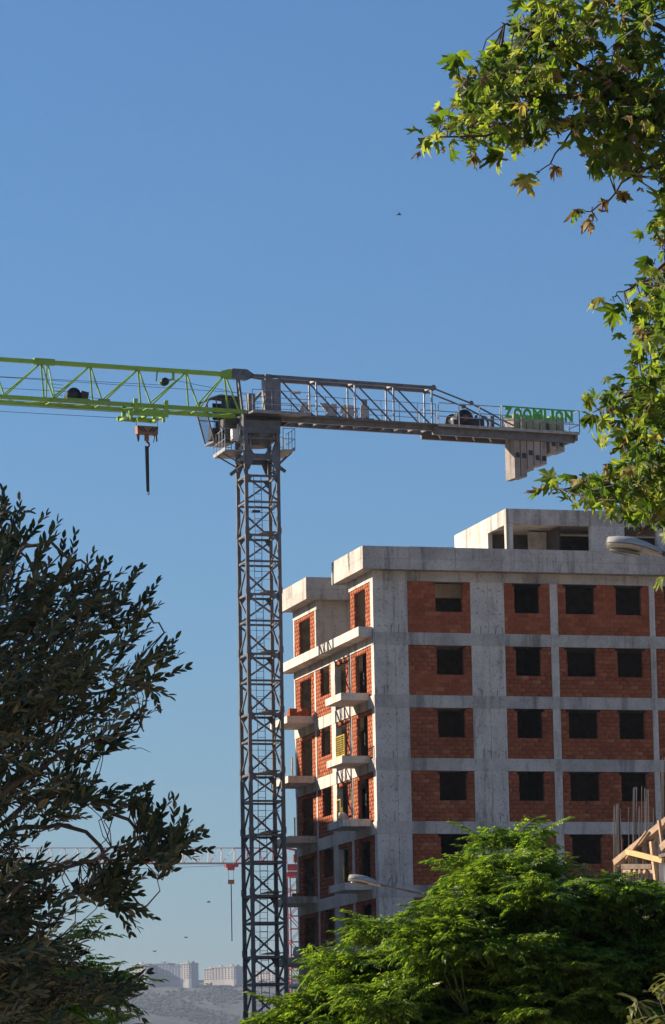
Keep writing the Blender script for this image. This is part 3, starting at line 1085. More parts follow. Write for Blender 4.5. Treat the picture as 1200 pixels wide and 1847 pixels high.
# trolley
tr = bpy.data.objects.new('trolley', None)
tr.empty_display_size = .2
link(tr, crane)
for t in (-.82, .82):
    jb('side_beam', (-7.1, t, 37.2), (-5.05, t, 37.2), .1, .22, 'crane_green', tr)
    for s in (-6.75, -5.15):
        jb('hanger', (s, t, 37.15), (s, t, 37.92), .2, .1, 'crane_green', tr, up=UPJ)
        m = MB()
        m.tube([JJ(s, t * .88, 37.80), JJ(s, t * .98, 37.80)], .1, 14)
        m.build('wheel', 'black_metal', tr, True)
for s in (-6.95, -6.2, -5.3):
    jb('cross_beam', (s, -.82, 37.12), (s, .82, 37.12), .14, .12, 'crane_green', tr)
for s in (-6.98, -5.28):
    jb('bumper', (s, -.8, 37.15), (s, -.8, 36.83), .12, .1, 'crane_green', tr, up=UPJ)
jb('sheave_guard', (-6.35, -.1, 37.05), (-5.95, -.1, 37.05), .2, .25, 'crane_green', tr)
# hook block and sling
hk = bpy.data.objects.new('hook_block', None)
hk.empty_display_size = .2
link(hk, crane)
plate('cheek_plate', [JJ(-6.42, -.17, 36.73), JJ(-6.40, -.17, 36.32), JJ(-5.34, -.17, 36.32), JJ(-5.32, -.17, 36.73)], hk, 'hook_orange', -.34)
for a, b in ((-6.38, -6.12), (-6.18, -5.95)):
    jb('stripe', (a, -.176, 36.69), (b, -.176, 36.43), .012, .085, 'black_metal', hk)
    jb('stripe', (-11.74 - a, -.176, 36.69), (-11.74 - b, -.176, 36.43), .012, .085, 'black_metal', hk)
for s in (-6.33, -5.42):
    for t in (-.15, .12):
        jb('rope_guard', (s, t, 36.32), (s + (.06 if t > 0 else -.02) * (1 if s < -6 else -1), t, 35.98), .07, .05, 'black_metal', hk)
jb('swivel', (-5.87, 0, 36.32), (-5.87, 0, 36.02), .22, .22, 'hook_orange', hk)
m = MB()
m.tube([JJ(-5.87 + .12 * math.sin(a), 0, 35.83 + .14 * math.cos(a)) for a in np.linspace(-.2, 4.3, 12)], [.05] * 8 + [.045, .04, .03, .015], 8)
m.build('hook', 'black_metal', hk, True)
for dx, dt, w in ((-.06, 0, .09), (.02, .06, .08), (.05, -.05, .05)):
    m = MB()
    m.beam(JJ(-5.86 + dx, dt, 35.75), JJ(-5.86 + dx * .6 + .03, dt, 33.45 + abs(dx)), w, .05)
    m.build('sling', 'rope', hk)
m = MB()
m.tube([JJ(-5.81 + .05 * math.sin(a), 0, 33.42 + .07 * math.cos(a)) for a in np.linspace(-.2, 4.4, 9)], .022, 6)
m.build('sling_hook', 'rope', hk)
for s in (-6.42, -5.3):
    rod('hoist_rope', JJ(s, 0, 37.1), JJ(s + .02, 0, 36.7), .025, 'rope', crane)
# running ropes through the jib
for (s0, z0), (s1, z1), t in (((-40, 38.75), (-.3, 38.72), 0.0), ((-40, 38.4), (-4.9, 38.86), .0), ((-4.9, 39.2), (1.0, 38.45), .0), ((-40, 37.95), (-9.8, 38.25), .1), ((-9.7, 38.2), (-6.7, 37.7), .1), ((-40, 37.35), (-6.9, 37.32), -.2), ((-40, 36.93), (-6.5, 37.1), 0.1)):
    rod('rope', JJ(s0, t, z0), JJ(s1, t, z1), .022, 'rope', crane)

# cabin on the far side of the jib root
cab = bpy.data.objects.new('cabin', None)
cab.empty_display_size = .2
link(cab, crane)
prof = [(-1.95, 36.35), (-2.42, 38.05), (-2.2, 38.5), (-1.6, 38.72), (-.5, 38.66), (-.5, 36.62), (-1.0, 36.35)]
CT0, CT1 = .85, 2.05
jb('floor', (-2.0, 1.45, 36.35), (-.9, 1.45, 36.35), CT1 - CT0, .08, 'crane_grey', cab)
jb('back_wall', (-.52, 1.45, 36.65), (-.52, 1.45, 38.62), CT1 - CT0, .06, 'crane_light', cab, up=JJ(1, 0, 0) - JJ(0, 0, 0))
plate('roof', [JJ(-2.3, CT0, 38.48), JJ(-1.6, CT0, 38.72), JJ(-.45, CT0, 38.66), JJ(-.45, CT1, 38.66), JJ(-1.6, CT1, 38.72), JJ(-2.3, CT1, 38.48)], cab, 'black_metal', .05)
for t in (CT0, CT1):
    for (a, b) in ((0, 1), (1, 2), (2, 3), (3, 4), (5, 6), (6, 0)):
        jb('frame_post', (prof[a][0], t, prof[a][1]), (prof[b][0], t, prof[b][1]), .07, .07, 'crane_grey', cab)
    jb('frame_post', (-1.6, t, 36.4), (-1.85, t, 38.6), .06, .06, 'crane_grey', cab)
    jb('frame_post', (-2.3, t, 37.6), (-.55, t, 37.6), .05, .05, 'crane_grey', cab)
    jb('side_panel', (-1.55, t, 38.1), (-.6, t, 38.1), .02, .85, 'glass', cab)
    jb('side_panel', (-1.4, t, 37.1), (-.56, t, 37.1), .02, .95, 'crane_grey', cab)
jb('seat', (-1.2, 1.45, 36.9), (-1.2, 1.45, 37.6), .5, .2, 'black_metal', cab, up=JJ(1, 0, 0) - JJ(0, 0, 0))
jb('seat', (-1.5, 1.45, 36.95), (-1.1, 1.45, 36.95), .5, .14, 'black_metal', cab)
jb('control_desk', (-1.85, 1.45, 36.5), (-1.75, 1.45, 37.1), .5, .3, 'black_metal', cab, up=JJ(1, 0, 0) - JJ(0, 0, 0))
plate('windscreen', [JJ(-1.98, CT0 + .05, 36.45), JJ(-2.40, CT0 + .05, 38.0), JJ(-2.40, CT1 - .05, 38.0), JJ(-1.98, CT1 - .05, 36.45)], cab, 'clear_glass', .012)
jb('side_window', (-1.98, CT0, 37.1), (-1.62, CT0, 37.1), .012, .95, 'clear_glass', cab)
# stairs and frame between cabin and slewing ring
for k in range(4):
    jb('access_step', (-.95, .3 - k * .25, 36.35 + k * .33), (-.45, .3 - k * .25, 36.4 + k * .33), .25, .05, 'crane_light')
jb('access_post', (-1.0, -.3, 35.6), (-1.0, -.3, 37.5), .08, .08, 'crane_light')
jb('access_post', (-.62, -.62, 35.6), (-.62, -.62, 37.5), .07, .07, 'crane_light')

# counter-jib
cjb = bpy.data.objects.new('counter_jib', None)
cjb.empty_display_size = .3
link(cjb, crane)
plate('root_plate', [JJ(-1.35, -.16, 39.40), JJ(-.55, -.16, 39.36), JJ(-.15, -.16, 39.55), JJ(-.15, -.16, 39.66), JJ(-.55, -.16, 39.9), JJ(-1.35, -.16, 39.9)], cjb, th=-.32)
CW_ = .45
S_ = [1.0, 3.05, 5.15, 7.28, 9.41]
for t in (-CW_, CW_):
    jb('top_chord', (-.3, t * .3, 39.6), (1.0, t, 39.56), .13, .14, par=cjb)
    jb('top_chord', (1.0, t, 39.55), (9.55, t, 39.52), .15, .16, par=cjb)
    jb('front_post', (-1.0, t * .2, 39.45), (-1.0 + (0 if t < 0 else .35), t * 1.3, 37.6), .1, .1, par=cjb)
    for k, s in enumerate(S_):
        if k:
            rod('post', JJ(s, t, 39.48), JJ(s, t, 37.6), .10, 'galvanised', cjb)
        if k < 4:
            rod('diagonal', JJ(s + .05, t, 39.48), JJ(S_[k + 1] - .08, t, 37.6), .085, 'crane_grey', cjb)
    for (a, za), (b, zb) in (((9.5, 39.5), (11.6, 38.85)), ((11.6, 38.85), (14.3, 37.7))):
        rod('tie_rod', JJ(a, t, za), JJ(b, t, zb), .085, 'crane_grey', cjb)
    for a, za, d in ((9.5, 39.52, .3), (11.6, 38.86, .24)):
        m = MB()
        m.tube([JJ(a, t - .07, za), JJ(a, t + .07, za)], d * .5, 14)
        m.build('pin_joint', 'crane_grey', cjb)
for s in S_[1:]:
    jb('top_strut', (s, -CW_, 39.52), (s, CW_, 39.52), .1, .1, 'crane_light', cjb)
for t in (-.6, .6):
    jb('deck_beam', (-1.0, t, 37.40), (9.6, t, 37.40), .14, .26, par=cjb)
    jb('deck_beam', (9.3, t * 1.15, 37.28), (17.3, t * 1.15, 37.28), .16, .44, par=cjb)
for k in range(14):
    s = -.6 + k * .75
    jb('deck_cross_bar', (s, -.6, 37.36), (s, .6, 37.36), .08, .1, par=cjb)
for k in range(5):
    s = 9.6 + k * .95
    jb('deck_cross_bar', (s, -.69, 37.15), (s + .8, .69, 37.15), .07, .09, 'crane_light', cjb)
for k in range(13):
    s = -.9 + k * .8
    for t in (-.85,):
        jb('deck_plate', (s + .005, t, 37.54), (s + .795, t, 37.54), .5, .04, 'crane_grey', cjb)
for k in range(10):
    s = 9.5 + k * .79
    if s < 13.4:
        jb('deck_plate', (s + .005, 0, 37.53), (s + .785, 0, 37.53), 2.1, .045, 'crane_grey', cjb)
    else:
        for t in (-.88, .88):
            jb('deck_plate', (s + .005, t, 37.53), (s + .785, t, 37.53), .5, .045, 'crane_grey', cjb)
for t in (-1.12, 1.12):
    jb('deck_edge', (9.4, t, 37.5), (17.4, t, 37.5), .05, .14, 'crane_light' if t < 0 else 'crane_grey', cjb)
jb('end_beam', (17.32, -.95, 37.35), (17.32, .95, 37.35), .14, .4, par=cjb)
# central platform over the slewing ring with cabinets
jb('centre_platform', (-.9, -.45, 37.5), (1.9, -.45, 37.5), 2.3, .1, 'crane_grey', cjb)
jb('platform_edge', (-.9, -1.62, 37.52), (2.2, -1.62, 37.52), .05, .16, 'crane_light', cjb)
jb('slewing_housing', (-.85, 0, 37.3), (1.0, 0, 37.3), 1.5, .28, 'black_metal', cjb)
cb = bpy.data.objects.new('electrical_cabinet', None)
link(cb, crane)
jb('cabinet_body', (-.02, -.95, 38.42), (.80, -.95, 38.42), .5, 1.72, 'crane_mid', cb)
jb('cabinet_door', (.02, -1.21, 38.4), (.38, -1.21, 38.4), .02, 1.55, 'crane_mid', cb)
jb('cabinet_door', (.40, -1.21, 38.4), (.77, -1.21, 38.4), .02, 1.55, 'crane_mid', cb)
cb2 = bpy.data.objects.new('control_cabinet', None)
link(cb2, crane)
jb('cabinet_body', (-.88, -.9, 38.05), (-.53, -.9, 38.05), .36, .9, 'crane_mid', cb2)
jb('cabinet_door', (-.85, -1.09, 38.05), (-.56, -1.09, 38.05), .02, .8, 'crane_mid', cb2)
plate('cabinet_bracket', [JJ(.2, -.5, 39.3), JJ(.75, -.5, 39.3), JJ(.6, -.5, 39.65), JJ(.3, -.5, 39.65)], cjb, th=-.1)
jb('strut', (-.15, .3, 38.3), (.9, .3, 39.4), .14, .14, 'crane_light', cjb)


def railing(pts, h=1.05, mids=(.5,), posts=True, mat='galvanised', d=.035, par=None):
    for a, b in zip(pts, pts[1:]):
        L = math.dist(a, b)
        n = max(1, round(L / 1.0))
        for k in range(n + 1):
            p = [a[i] + (b[i] - a[i]) * k / n for i in range(3)]
            rod('rail_post', JJ(*p), JJ(p[0], p[1], p[2] + h), d, mat, par or cjb)
        for hh in (*mids, h):
            rod('rail', JJ(a[0], a[1], a[2] + hh), JJ(b[0], b[1], b[2] + hh), d, mat, par or cjb)


railing([(-.9, -1.62, 37.55), (2.2, -1.62, 37.55)], 1.05, (.35, .7))
railing([(2.25, -1.1, 37.55), (9.3, -1.1, 37.55)], 1.0, (.5,), mat='crane_grey', d=.028)
railing([(-.5, 1.1, 37.55), (9.3, 1.1, 37.55)], 1.0, (.35, .7), mat='crane_grey', d=.028)
railing([(9.45, -1.12, 37.55), (12.9, -1.12, 37.55)], 1.08, (.4,), d=.045)
railing([(13.0, -1.12, 37.55), (17.42, -1.12, 37.55), (17.42, 1.12, 37.55), (9.45, 1.12, 37.55)], 1.12, (.4,), d=.045)
# hoist winch on the counter-jib
wn = bpy.data.objects.new('hoist_winch', None)
link(wn, crane)
m = MB()
m.tube([JJ(11.1, -.75, 38.0), JJ(11.1, -.68, 38.0), JJ(11.1, -.679, 38.0), JJ(11.1, .6, 38.0), JJ(11.1, .601, 38.0), JJ(11.1, .67, 38.0)], [.46, .46, .36, .36, .46, .46], 22)
m.build('drum', 'black_metal', wn, True)
m = MB()
m.tube([JJ(11.1, -.86, 38.03), JJ(11.1, -.76, 38.03)], .14, 14)
m.build('drum_hub', 'hook_orange', wn, True)
jb('motor', (11.5, -.5, 37.8), (12.2, -.5, 37.8), .45, .45, 'black_metal', wn)
jb('winch_base', (10.4, 0, 37.6), (12.2, 0, 37.6), 1.5, .1, 'crane_grey', wn)
jb('gear_case', (10.45, -.6, 37.75), (10.75, -.6, 37.75), .3, .3, 'black_metal', wn)
# counterweight slabs hanging through the deck
CWS = [(13.93, 14.28, 35.12), (14.29, 14.66, 35.2), (14.67, 15.05, 35.55), (15.06, 15.43, 35.8), (15.44, 15.80, 35.92), (15.98, 16.38, 36.5), (16.40, 16.84, 36.6)]
for k, (a, b, z) in enumerate(CWS):
    o = jb('counterweight', (a, -.05, (38.42 + z) / 2), (b - .035, -.05, (38.42 + z) / 2), 1.06, 38.42 - z + rng.uniform(-.05, .05), 'counterweight', cjb)
    zp = (36.3, 36.28, 36.45, 36.22, 36.2, 37.0, 37.0)[k]
    p = jb('lifting_pocket', ((a + b) / 2 - .115, -.586, zp), ((a + b) / 2 + .115, -.586, zp), .012, .26, 'black_metal', cjb)  # flat black plate paints the shade inside the pocket hole


# lettering
def letter(ch, size, mat, parent, fn, thick=.02, bold=.03, wide=1.0):
    cu = bpy.data.curves.new('letter', 'FONT')
    cu.body = ch
    cu.size = size
    cu.offset = bold
    cu.resolution_u = 3
    cu.extrude = thick / 2
    tmp = bpy.data.objects.new('tmp', cu)
    COL.objects.link(tmp)
    me_ = bpy.data.meshes.new_from_object(tmp.evaluated_get(bpy.context.evaluated_depsgraph_get()))
    bpy.data.objects.remove(tmp)
    co = np.empty(len(me_.vertices) * 3, np.float32)
    me_.vertices.foreach_get('co', co)
    co = co.reshape(-1, 3)
    x0, x1 = co[:, 0].min(), co[:, 0].max()
    z0, z1 = co[:, 1].min(), co[:, 1].max()
    out = [fn((c[0] - x0) / (x1 - x0), (c[1] - z0) / (z1 - z0), c[2]) for c in co]
    me_.vertices.foreach_set('co', np.array([tuple(v) for v in out], np.float32).ravel())
    me_.materials.clear()
    me_.materials.append(MATS[mat])
    me_.update()
    return obj('letter', me_, parent)


def sign(name, text, widths, s0, s1, t, z0, z1, mat, gap, mirror=False, th=.03, bold=.05):
    root = bpy.data.objects.new(name, None)
    link(root, crane)
    tot = sum(widths) + gap * (len(text) - 1)
    sc_ = (s1 - s0) / tot
    x = 0
    for ch, w in zip(text, widths):
        a, b = s0 + x * sc_, s0 + (x + w) * sc_
        if mirror:
            a, b = s1 - (x + w) * sc_, s1 - x * sc_
        def fn(u, v, d, a=a, b=b):
            uu = 1 - u if mirror else u
            return JJ(a + (b - a) * uu, t + d, z0 + (z1 - z0) * v)
        letter(ch, 1.0, mat, root, fn, th, bold)
        x += w + gap
    return root


sg = sign('sign_board', 'ZOOMLION', [1, 1.05, 1.05, 1.25, .8, .36, 1.05, 1.05], 13.12, 17.02, -1.17, 38.06, 38.62, 'sign_green', .14, bold=.06)
jb('sign_rail', (13.0, -1.16, 38.66), (17.1, -1.16, 38.64), .04, .07, 'sign_green', sg)
jb('sign_rail', (13.0, -1.14, 38.02), (17.1, -1.14, 38.02), .03, .04, 'galvanised', sg)
sign('rear_sign', 'ZOOMLION', [1, 1.05, 1.05, 1.25, .8, .36, 1.05, 1.05], 12.2, 16.9, 1.18, 37.75, 38.6, 'crane_grey', .2, True)
rs = sign('letter_sign', 'ISKA', [.45, 1.0, 1.05, 1.05], 2.35, 6.45, .75, 37.58, 38.62, 'sign_white', .12, True, bold=.085)
jb('sign_backing_bar', (2.2, .70, 37.95), (6.7, .70, 37.95), .04, .05, 'crane_grey', rs)
jb('dot_lamp', (6.22, .75, 38.62), (6.22, .75, 38.92), .26, .2, 'crane_light', rs)
rod('floodlight', JJ(2.1, .3, 38.95), JJ(2.5, .3, 38.98), .14, 'white_panel', crane)

# ================================================================== FAR RED AND WHITE CRANE
FX = at(531, 1558, 560)
far = tag(empty('distant_crane', (FX.x, FX.y, 0)), 'distant red and white tower crane partly behind the grey mast', 'crane')
FY = 0.25
cf, sf = math.cos(FY), math.sin(FY)


def FF(s, t, z):
    return Vector((s * cf - t * sf, s * sf + t * cf, z))


FZB, FZT = 41.3, 43.5
fj = bpy.data.objects.new('jib', None)
link(fj, far)
n_p, step = 22, 1.9


def fcol(k):
    return 'crane_white' if (k // 5) % 2 == 1 else 'crane_red'


fcols = ['crane_red'] * 4 + ['crane_white'] * 6 + ['crane_red'] * 5 + ['crane_white'] * 6 + ['crane_red'] * 6
for k in range(n_p):
    s = -1.2 - k * step
    c = fcols[k]
    bar('top_chord', FF(s, 0, FZT), FF(s - step, 0, FZT), .16, .16, c, fj)
    for t in (-.6, .6):
        bar('bottom_chord', FF(s, t, FZB), FF(s - step, t, FZB), .15, .18, 'crane_red' if c == 'crane_red' else 'crane_light', fj)
        bar('lacing', FF(s, t, FZB), FF(s, 0, FZT), .1, .1, c, fj)
        bar('lacing', FF(s - step, t, FZB), FF(s, 0, FZT), .09, .09, c, fj)
bar('counter_jib', FF(1, 0, FZB + .1), FF(14, 0, FZB + .1), 1.4, .3, 'crane_red', far)
for s in (2, 5, 8, 11):
    for t in (-.6, .6):
        bar('rail_post', FF(s, t, FZB), FF(s, t, FZB + 1.2), .07, .07, 'crane_red', far)
bar('counterweight', FF(11.5, 0, FZB - 1), FF(13.5, 0, FZB - 1), 1.2, 2.6, 'counterweight', far)
for a, b in (((-1.2, FZT), (.3, FZT - .3)), ((.3, FZT - .3), (.3, FZB)), ((.3, FZT - .3), (6, FZB))):
    for t in (-.5, .5):
        bar('head_frame', FF(a[0], t, a[1]), FF(b[0], t, b[1]), .16, .16, 'crane_red', far)
bar('machine_box', FF(-.2, -.3, FZB + .7), FF(.9, -.3, FZB + .7), .7, 1.1, 'crane_red', far)
bar('cabin', FF(.3, -.9, FZB + .2), FF(.3, -.9, FZB + 1.7), .8, .9, 'glass', far)
bar('slewing_ring', FF(0, 0, FZB - 1.0), FF(0, 0, FZB - .15), 2.0, 2.0, 'crane_red', far)
bar('head_collar', FF(0, 0, FZB - 1.9), FF(0, 0, FZB - 1.2), 1.9, 1.9, 'crane_red', far)
for x in (-.85, .85):
    for y in (-.85, .85):
        bar('mast_chord', FF(x, y, 0), FF(x, y, FZB - 1.2), .17, .17, 'crane_red', far)
for k in range(21):
    z = FZB - 2.0 - k * 1.85
    for y in (-.85, .85):
        bar('mast_bar', FF(-.85, y, z), FF(.85, y, z), .1, .1, 'crane_red', far)
        bar('mast_brace', FF(-.85 * (1 if k % 2 else -1), y, z), FF(.85 * (1 if k % 2 else -1), y, z - 1.85), .1, .1, 'crane_red' if k % 4 else 'crane_light', far)
        bar('mast_bar', FF(y, -.85, z), FF(y, .85, z), .1, .1, 'crane_red', far)
ft = bpy.data.objects.new('trolley', None)
link(ft, far)
bar('trolley_frame', FF(-10.2, 0, FZB - .35), FF(-8.4, 0, FZB - .35), 1.5, .35, 'crane_red', ft)
bar('trolley_frame', FF(-9.9, 0, FZB - .75), FF(-8.9, 0, FZB - .75), .8, .45, 'crane_red', ft)
fh = bpy.data.objects.new('hook_block', None)
link(fh, far)
bar('cheek_plate', FF(-9.35, 0, 38.35), FF(-9.35, 0, 38.95), .9, .4, 'hook_orange', fh)
bar('hoist_rope', FF(-9.7, 0, 38.95), FF(-9.75, 0, 40.8), .04, .04, 'rope', fh)
bar('hoist_rope', FF(-9.0, 0, 38.95), FF(-8.95, 0, 40.8), .04, .04, 'rope', fh)
bar('sling', FF(-9.35, 0, 30.2), FF(-9.35, 0, 38.35), .14, .14, 'rope', fh)
bar('rope', FF(-9.6, 0, 41.0), FF(-42, 0, 39.9), .05, .05, 'rope', far)

# ================================================================== FAR APARTMENT BLOCKS ON THE RIDGE
def far_block(px0, px1, ptop, pbot, label, mat='far_wall', cols=6, rows=8, ytilt=0.5, steps=()):
    D = 5500
    p0, p1 = at(px0, pbot, D), at(px1, pbot, D)
    ptp = at(px0, ptop, D)
    w, h = (p1.x - p0.x) / math.cos(.6), ptp.z - p0.z
    e = tag(empty('ridge_apartment_block', (p0.x, D, p0.z - 14), -.6), label, 'building', 'apartment blocks on the far ridge')
    H = h + 14
    pcs = steps or ((0, 1, 1.0, mat),)
    for a, b, hh, mt in pcs:
        x0, x1, hz = a * w, b * w - .3, 14 + h * hh
        nc = max(2, round((x1 - x0) / 5.5))
        nr = max(3, round(h * hh / 3.0))
        ac = [x0]
        for k in range(nc):
            c = x0 + (k + .5) * (x1 - x0) / nc
            ac += [c - 1.35, c + 1.35]
        ac += [x1]
        zc = [0]
        for k in range(nr):
            z0 = 14 + (k + .3) * (h * hh - 1) / nr
            zc += [z0, z0 + 1.6]
        zc += [hz]
        obj('wall', wall_mesh('wall', ac, zc, lambda i, j: not (i % 2 == 1 and j % 2 == 1), lambda p, d, z: (p, d, z), 2.2, mt), e)
        block('core', (x0 + .1, 2.25, 0), (x1 - .1, 16, hz - .5), 'far_window', e)
        block('side_wall', (x0 - .2, 2.2, 0), (x0, 16.2, hz), mt, e)
        block('side_wall', (x1, 2.2, 0), (x1 + .2, 16.2, hz), mt, e)
        block('roof', (x0 - .25, -.8, hz + .01), (x1 + .25, 16.5, hz + 1.2), mt, e)
        block('roof_house', (x0 + (x1 - x0) * .4, 5, hz + 1.2), (x0 + (x1 - x0) * .6, 10, hz + 3.5), mt, e)
    return e


far_block(237, 270, 1741, 1768, 'pale apartment block at the left end of the far ridge, beside the olive twigs', steps=((0, .8, 1, 'far_wall'), (.8, 1.0, .9, 'far_wall_blue')))
far_block(275, 348, 1740, 1769, 'wide blue-grey apartment block with a cream right end on the far ridge', steps=((0, .42, 1.0, 'far_wall_blue'), (.42, .72, .82, 'far_wall_blue'), (.72, .93, .95, 'far_wall'), (.93, 1.0, .95, 'far_wall_blue')))
far_block(368, 428, 1746, 1769, 'cream apartment block just left of the grey mast on the far ridge', steps=((0, .25, .9, 'far_wall'), (.25, .62, .97, 'far_wall'), (.62, .92, 1.0, 'far_wall'), (.92, 1.0, .96, 'far_wall_blue')))
far_block(452, 496, 1752, 1771, 'low pale apartment block seen through the grey mast on the far ridge')


# ================================================================== STREET LAMPS
def street_lamp(p_tip, tilt, L, reach, label):
    base = Vector((p_tip.x + L + reach, p_tip.y, 0))
    e = tag(empty('street_lamp', base), label, 'street lamp', 'street lamps along the road')
    tip = p_tip - base
    ax = Vector((math.cos(tilt), 0, -math.sin(tilt)))
    upv = Vector((math.sin(tilt), 0, math.cos(tilt)))
    side = Vector((0, 1, 0))
    st = [(0.0, .07, .045, .06), (.03, .12, .06, .085), (.2, .16, .075, .10), (.45, .165, .07, .105), (.7, .13, .055, .085), (.9, .075, .045, .055), (1.0, .042, .04, .04)]
    n = 20
    vs, fs = [], []
    for t, w, dn, up_ in st:
        c = tip + ax * (t * L) + upv * (.03 * math.sin(math.pi * t))
        for k in range(n):
            a = 2 * math.pi * k / n
            y, z = math.cos(a), math.sin(a)
            vs.append(tuple(c + side * (w * L / .72 * y) + upv * ((up_ if z > 0 else dn) * L / .72 * z)))
    for i in range(len(st) - 1):
        for k in range(n):
            fs.append((i * n + k, i * n + (k + 1) % n, (i + 1) * n + (k + 1) % n, (i + 1) * n + k))
    fs += [tuple(range(n)), tuple(reversed(range((len(st) - 1) * n, len(st) * n)))]
    obj('lamp_head', py_mesh('lamp_head', vs, fs, 'lamp_shell', True), e)
    m = MB()
    ring = []
    for k in range(16):
        a = 2 * math.pi * k / 16
        ring.append(tip + ax * (L * (.36 + .27 * math.cos(a))) + side * (.12 * math.sin(a) * L / .72) - upv * (.052 * L / .72))
    m.add([*ring, *[p - upv * .03 * (L / .72) for p in ring]], [tuple(range(16)), tuple(reversed(range(16, 32)))] + [(i, (i + 1) % 16, 16 + (i + 1) % 16, 16 + i) for i in range(16)])
    m.build('lamp_glass', 'lamp_glass', e, True)
    seam = MB()
    pts = []
    for k in range(25):
        t = .02 + .9 * k / 24
        w = np.interp(t, [s[0] for s in st], [s[1] for s in st])
        pts.append(tip + ax * (t * L) + upv * (.03 * math.sin(math.pi * t) - .005) - side * (w * L / .72 + .001))
    seam.tube(pts, .006 * L / .72, 5)
    seam.build('seam', 'lamp_pole', e)
    lt = MB()
    lt.tube([tip + ax * (.62 * L) - side * (.155 * L / .72) - upv * .01, tip + ax * (.62 * L) - side * (.175 * L / .72) - upv * .012], .022 * L / .72, 10)
    lt.build('latch', 'galvanised', e)
    a0 = tip + ax * L * .96
    a1 = tip + ax * (L + reach * .55)
    arm = MB()
    arm.tube([a0, tip + ax * (L * 1.12), a1, Vector((-.12, 0, a1.z - reach * .22)), Vector((0, 0, a1.z - reach * .45)), Vector((0, 0, a1.z - reach * .45 - .3))], [.035, .03, .032, .036, .04, .045], 10)
    arm.build('arm', 'lamp_pole', e, True)
    pole = MB()
    pole.tube([(0, 0, .1), (0, 0, a1.z - reach * .45 - .2)], [.1, .055], 14)
    pole.build('pole', 'lamp_pole', e, True)
    bp = MB()
    bp.tube([(0, 0, 0), (0, 0, .12)], [.2, .2], 12)
    bp.build('base_plate', 'lamp_pole', e)
    return e


street_lamp(at(1092, 980, 45), .20, .68, 1.7, 'large street lamp head at the right edge, in front of the roof parapet')
street_lamp(at(628, 1584, 97), .23, .84, 2.6, 'street lamp head in front of the building corner, above the green tree')
street_lamp(at(522, 1779, 165), .12, .84, 2.4, 'farthest small street lamp head low beside the crane mast, behind the tree')

# ================================================================== FRAME UNDER CONSTRUCTION AT THE RIGHT EDGE (110 m away)
FD = 110.0
fw = tag(empty('timber_formwork', (8.4, FD, 0)), 'sunlit timber formwork of rough beams and boards at the right edge', 'formwork')
FO = Vector((8.4, FD, 0))


def fp(px, py, d=FD):
    return at(px, py, d + (1150 - px) * 0.022) - FO


def tim(name, a, b, w, h, mat='timber', da=FD, db=None):
    return bar(name, fp(*a, da), fp(*b, db or da), w, h, mat, fw)


tim('rake_beam', (1112, 1556), (1212, 1474), .22, .17, 'timber')
tim('rake_beam', (1114, 1562), (1214, 1482), .1, .12, 'timber_dark', 110.3)
o = bar('pole', fp(1130, 1549, 109.7), fp(1167, 1499, 109.7), .075, .075, 'timber', fw, tube=True)
tim('cross_beam', (1131, 1536), (1196, 1552), .10, .15, 'timber_yellow', 109.6)
tim('plank', (1128, 1563), (1182, 1563), .3, .14, 'timber_dark', 110.1)
tim('post', (1176, 1518), (1189, 1630), .12, .12, 'timber', 109.75)
tim('post', (1189, 1480), (1196, 1530), .08, .08, 'timber', 109.6)
for x, y0, y1, mt in ((1136, 1524, 1560, 'timber'), (1143, 1528, 1560, 'timber'), (1154, 1518, 1560, 'timber_dark'), (1162, 1512, 1560, 'timber'), (1170, 1505, 1560, 'timber_dark'), (1184, 1496, 1560, 'timber')):
    tim('board', (x, y1), (x + .5, y0), .09 if mt == 'timber' else .14, .03, mt, 110.05)
for k, x in enumerate((1147, 1158, 1166, 1177)):
    tim('sheet', (x, 1562), (x, 1530 - k * 6), .15, .02, 'white_panel', 110.45)
tim('short_block', (1192, 1545), (1204, 1541), .15, .1, 'timber_dark', 109.6)
tim('block_end', (1196, 1530), (1206, 1520), .2, .2, 'timber', 109.7)
for x in (1194.5, 1203.5):
    tim('column_form_panel', (x + 1, 1700), (x - 1.5, 1556), .13, .06, 'white_panel', 109.9)
for k, (x, y0, y1, mt) in enumerate(((1110, 1552, 1640, 'timber'), (1124, 1568, 1700, 'timber'), (1132, 1566, 1720, 'white_panel'), (1139, 1566, 1720, 'timber_dark'), (1149, 1566, 1730, 'timber'), (1158, 1566, 1720, 'galvanised'), (1166, 1566, 1720, 'timber'), (1174, 1566, 1720, 'galvanised'))):
    tim('prop', (x + 2, y1), (x, y0), .075, .075, mt, 110.2 + .1 * (k % 3))
tim('cross_beam', (1126, 1571), (1182, 1572), .1, .1, 'timber', 110.0)
for k in range(4):
    tim('wedge', (1136 + k * 9, 1574), (1140 + k * 9, 1570), .12, .08, 'timber', 109.85)
cf_ = tag(empty('concrete_frame', (8.0, FD, 0)), 'low concrete frame carrying the timber formwork, mostly hidden behind the green tree', 'building')
block('slab', (-.6, -.3, 6.5), (9, 7, 6.72), 'concrete_pale', cf_)
block('slab', (-.6, -.3, 3.2), (9, 7, 3.42), 'concrete_pale', cf_)
for x in (-.3, 2.2, 4.8, 7.4):
    for y in (0, 6):
        block('column', (x, y, 3.43), (x + .35, y + .35, 6.49), 'concrete_pale', cf_)
        block('column', (x, y, 0), (x + .35, y + .35, 3.19), 'concrete_pale', cf_)
block('back_wall', (-.5, 6.4, 0), (9, 6.6, 3.19), 'brick', cf_)
block('back_wall', (-.5, 6.4, 3.43), (9, 6.6, 6.49), 'brick', cf_)


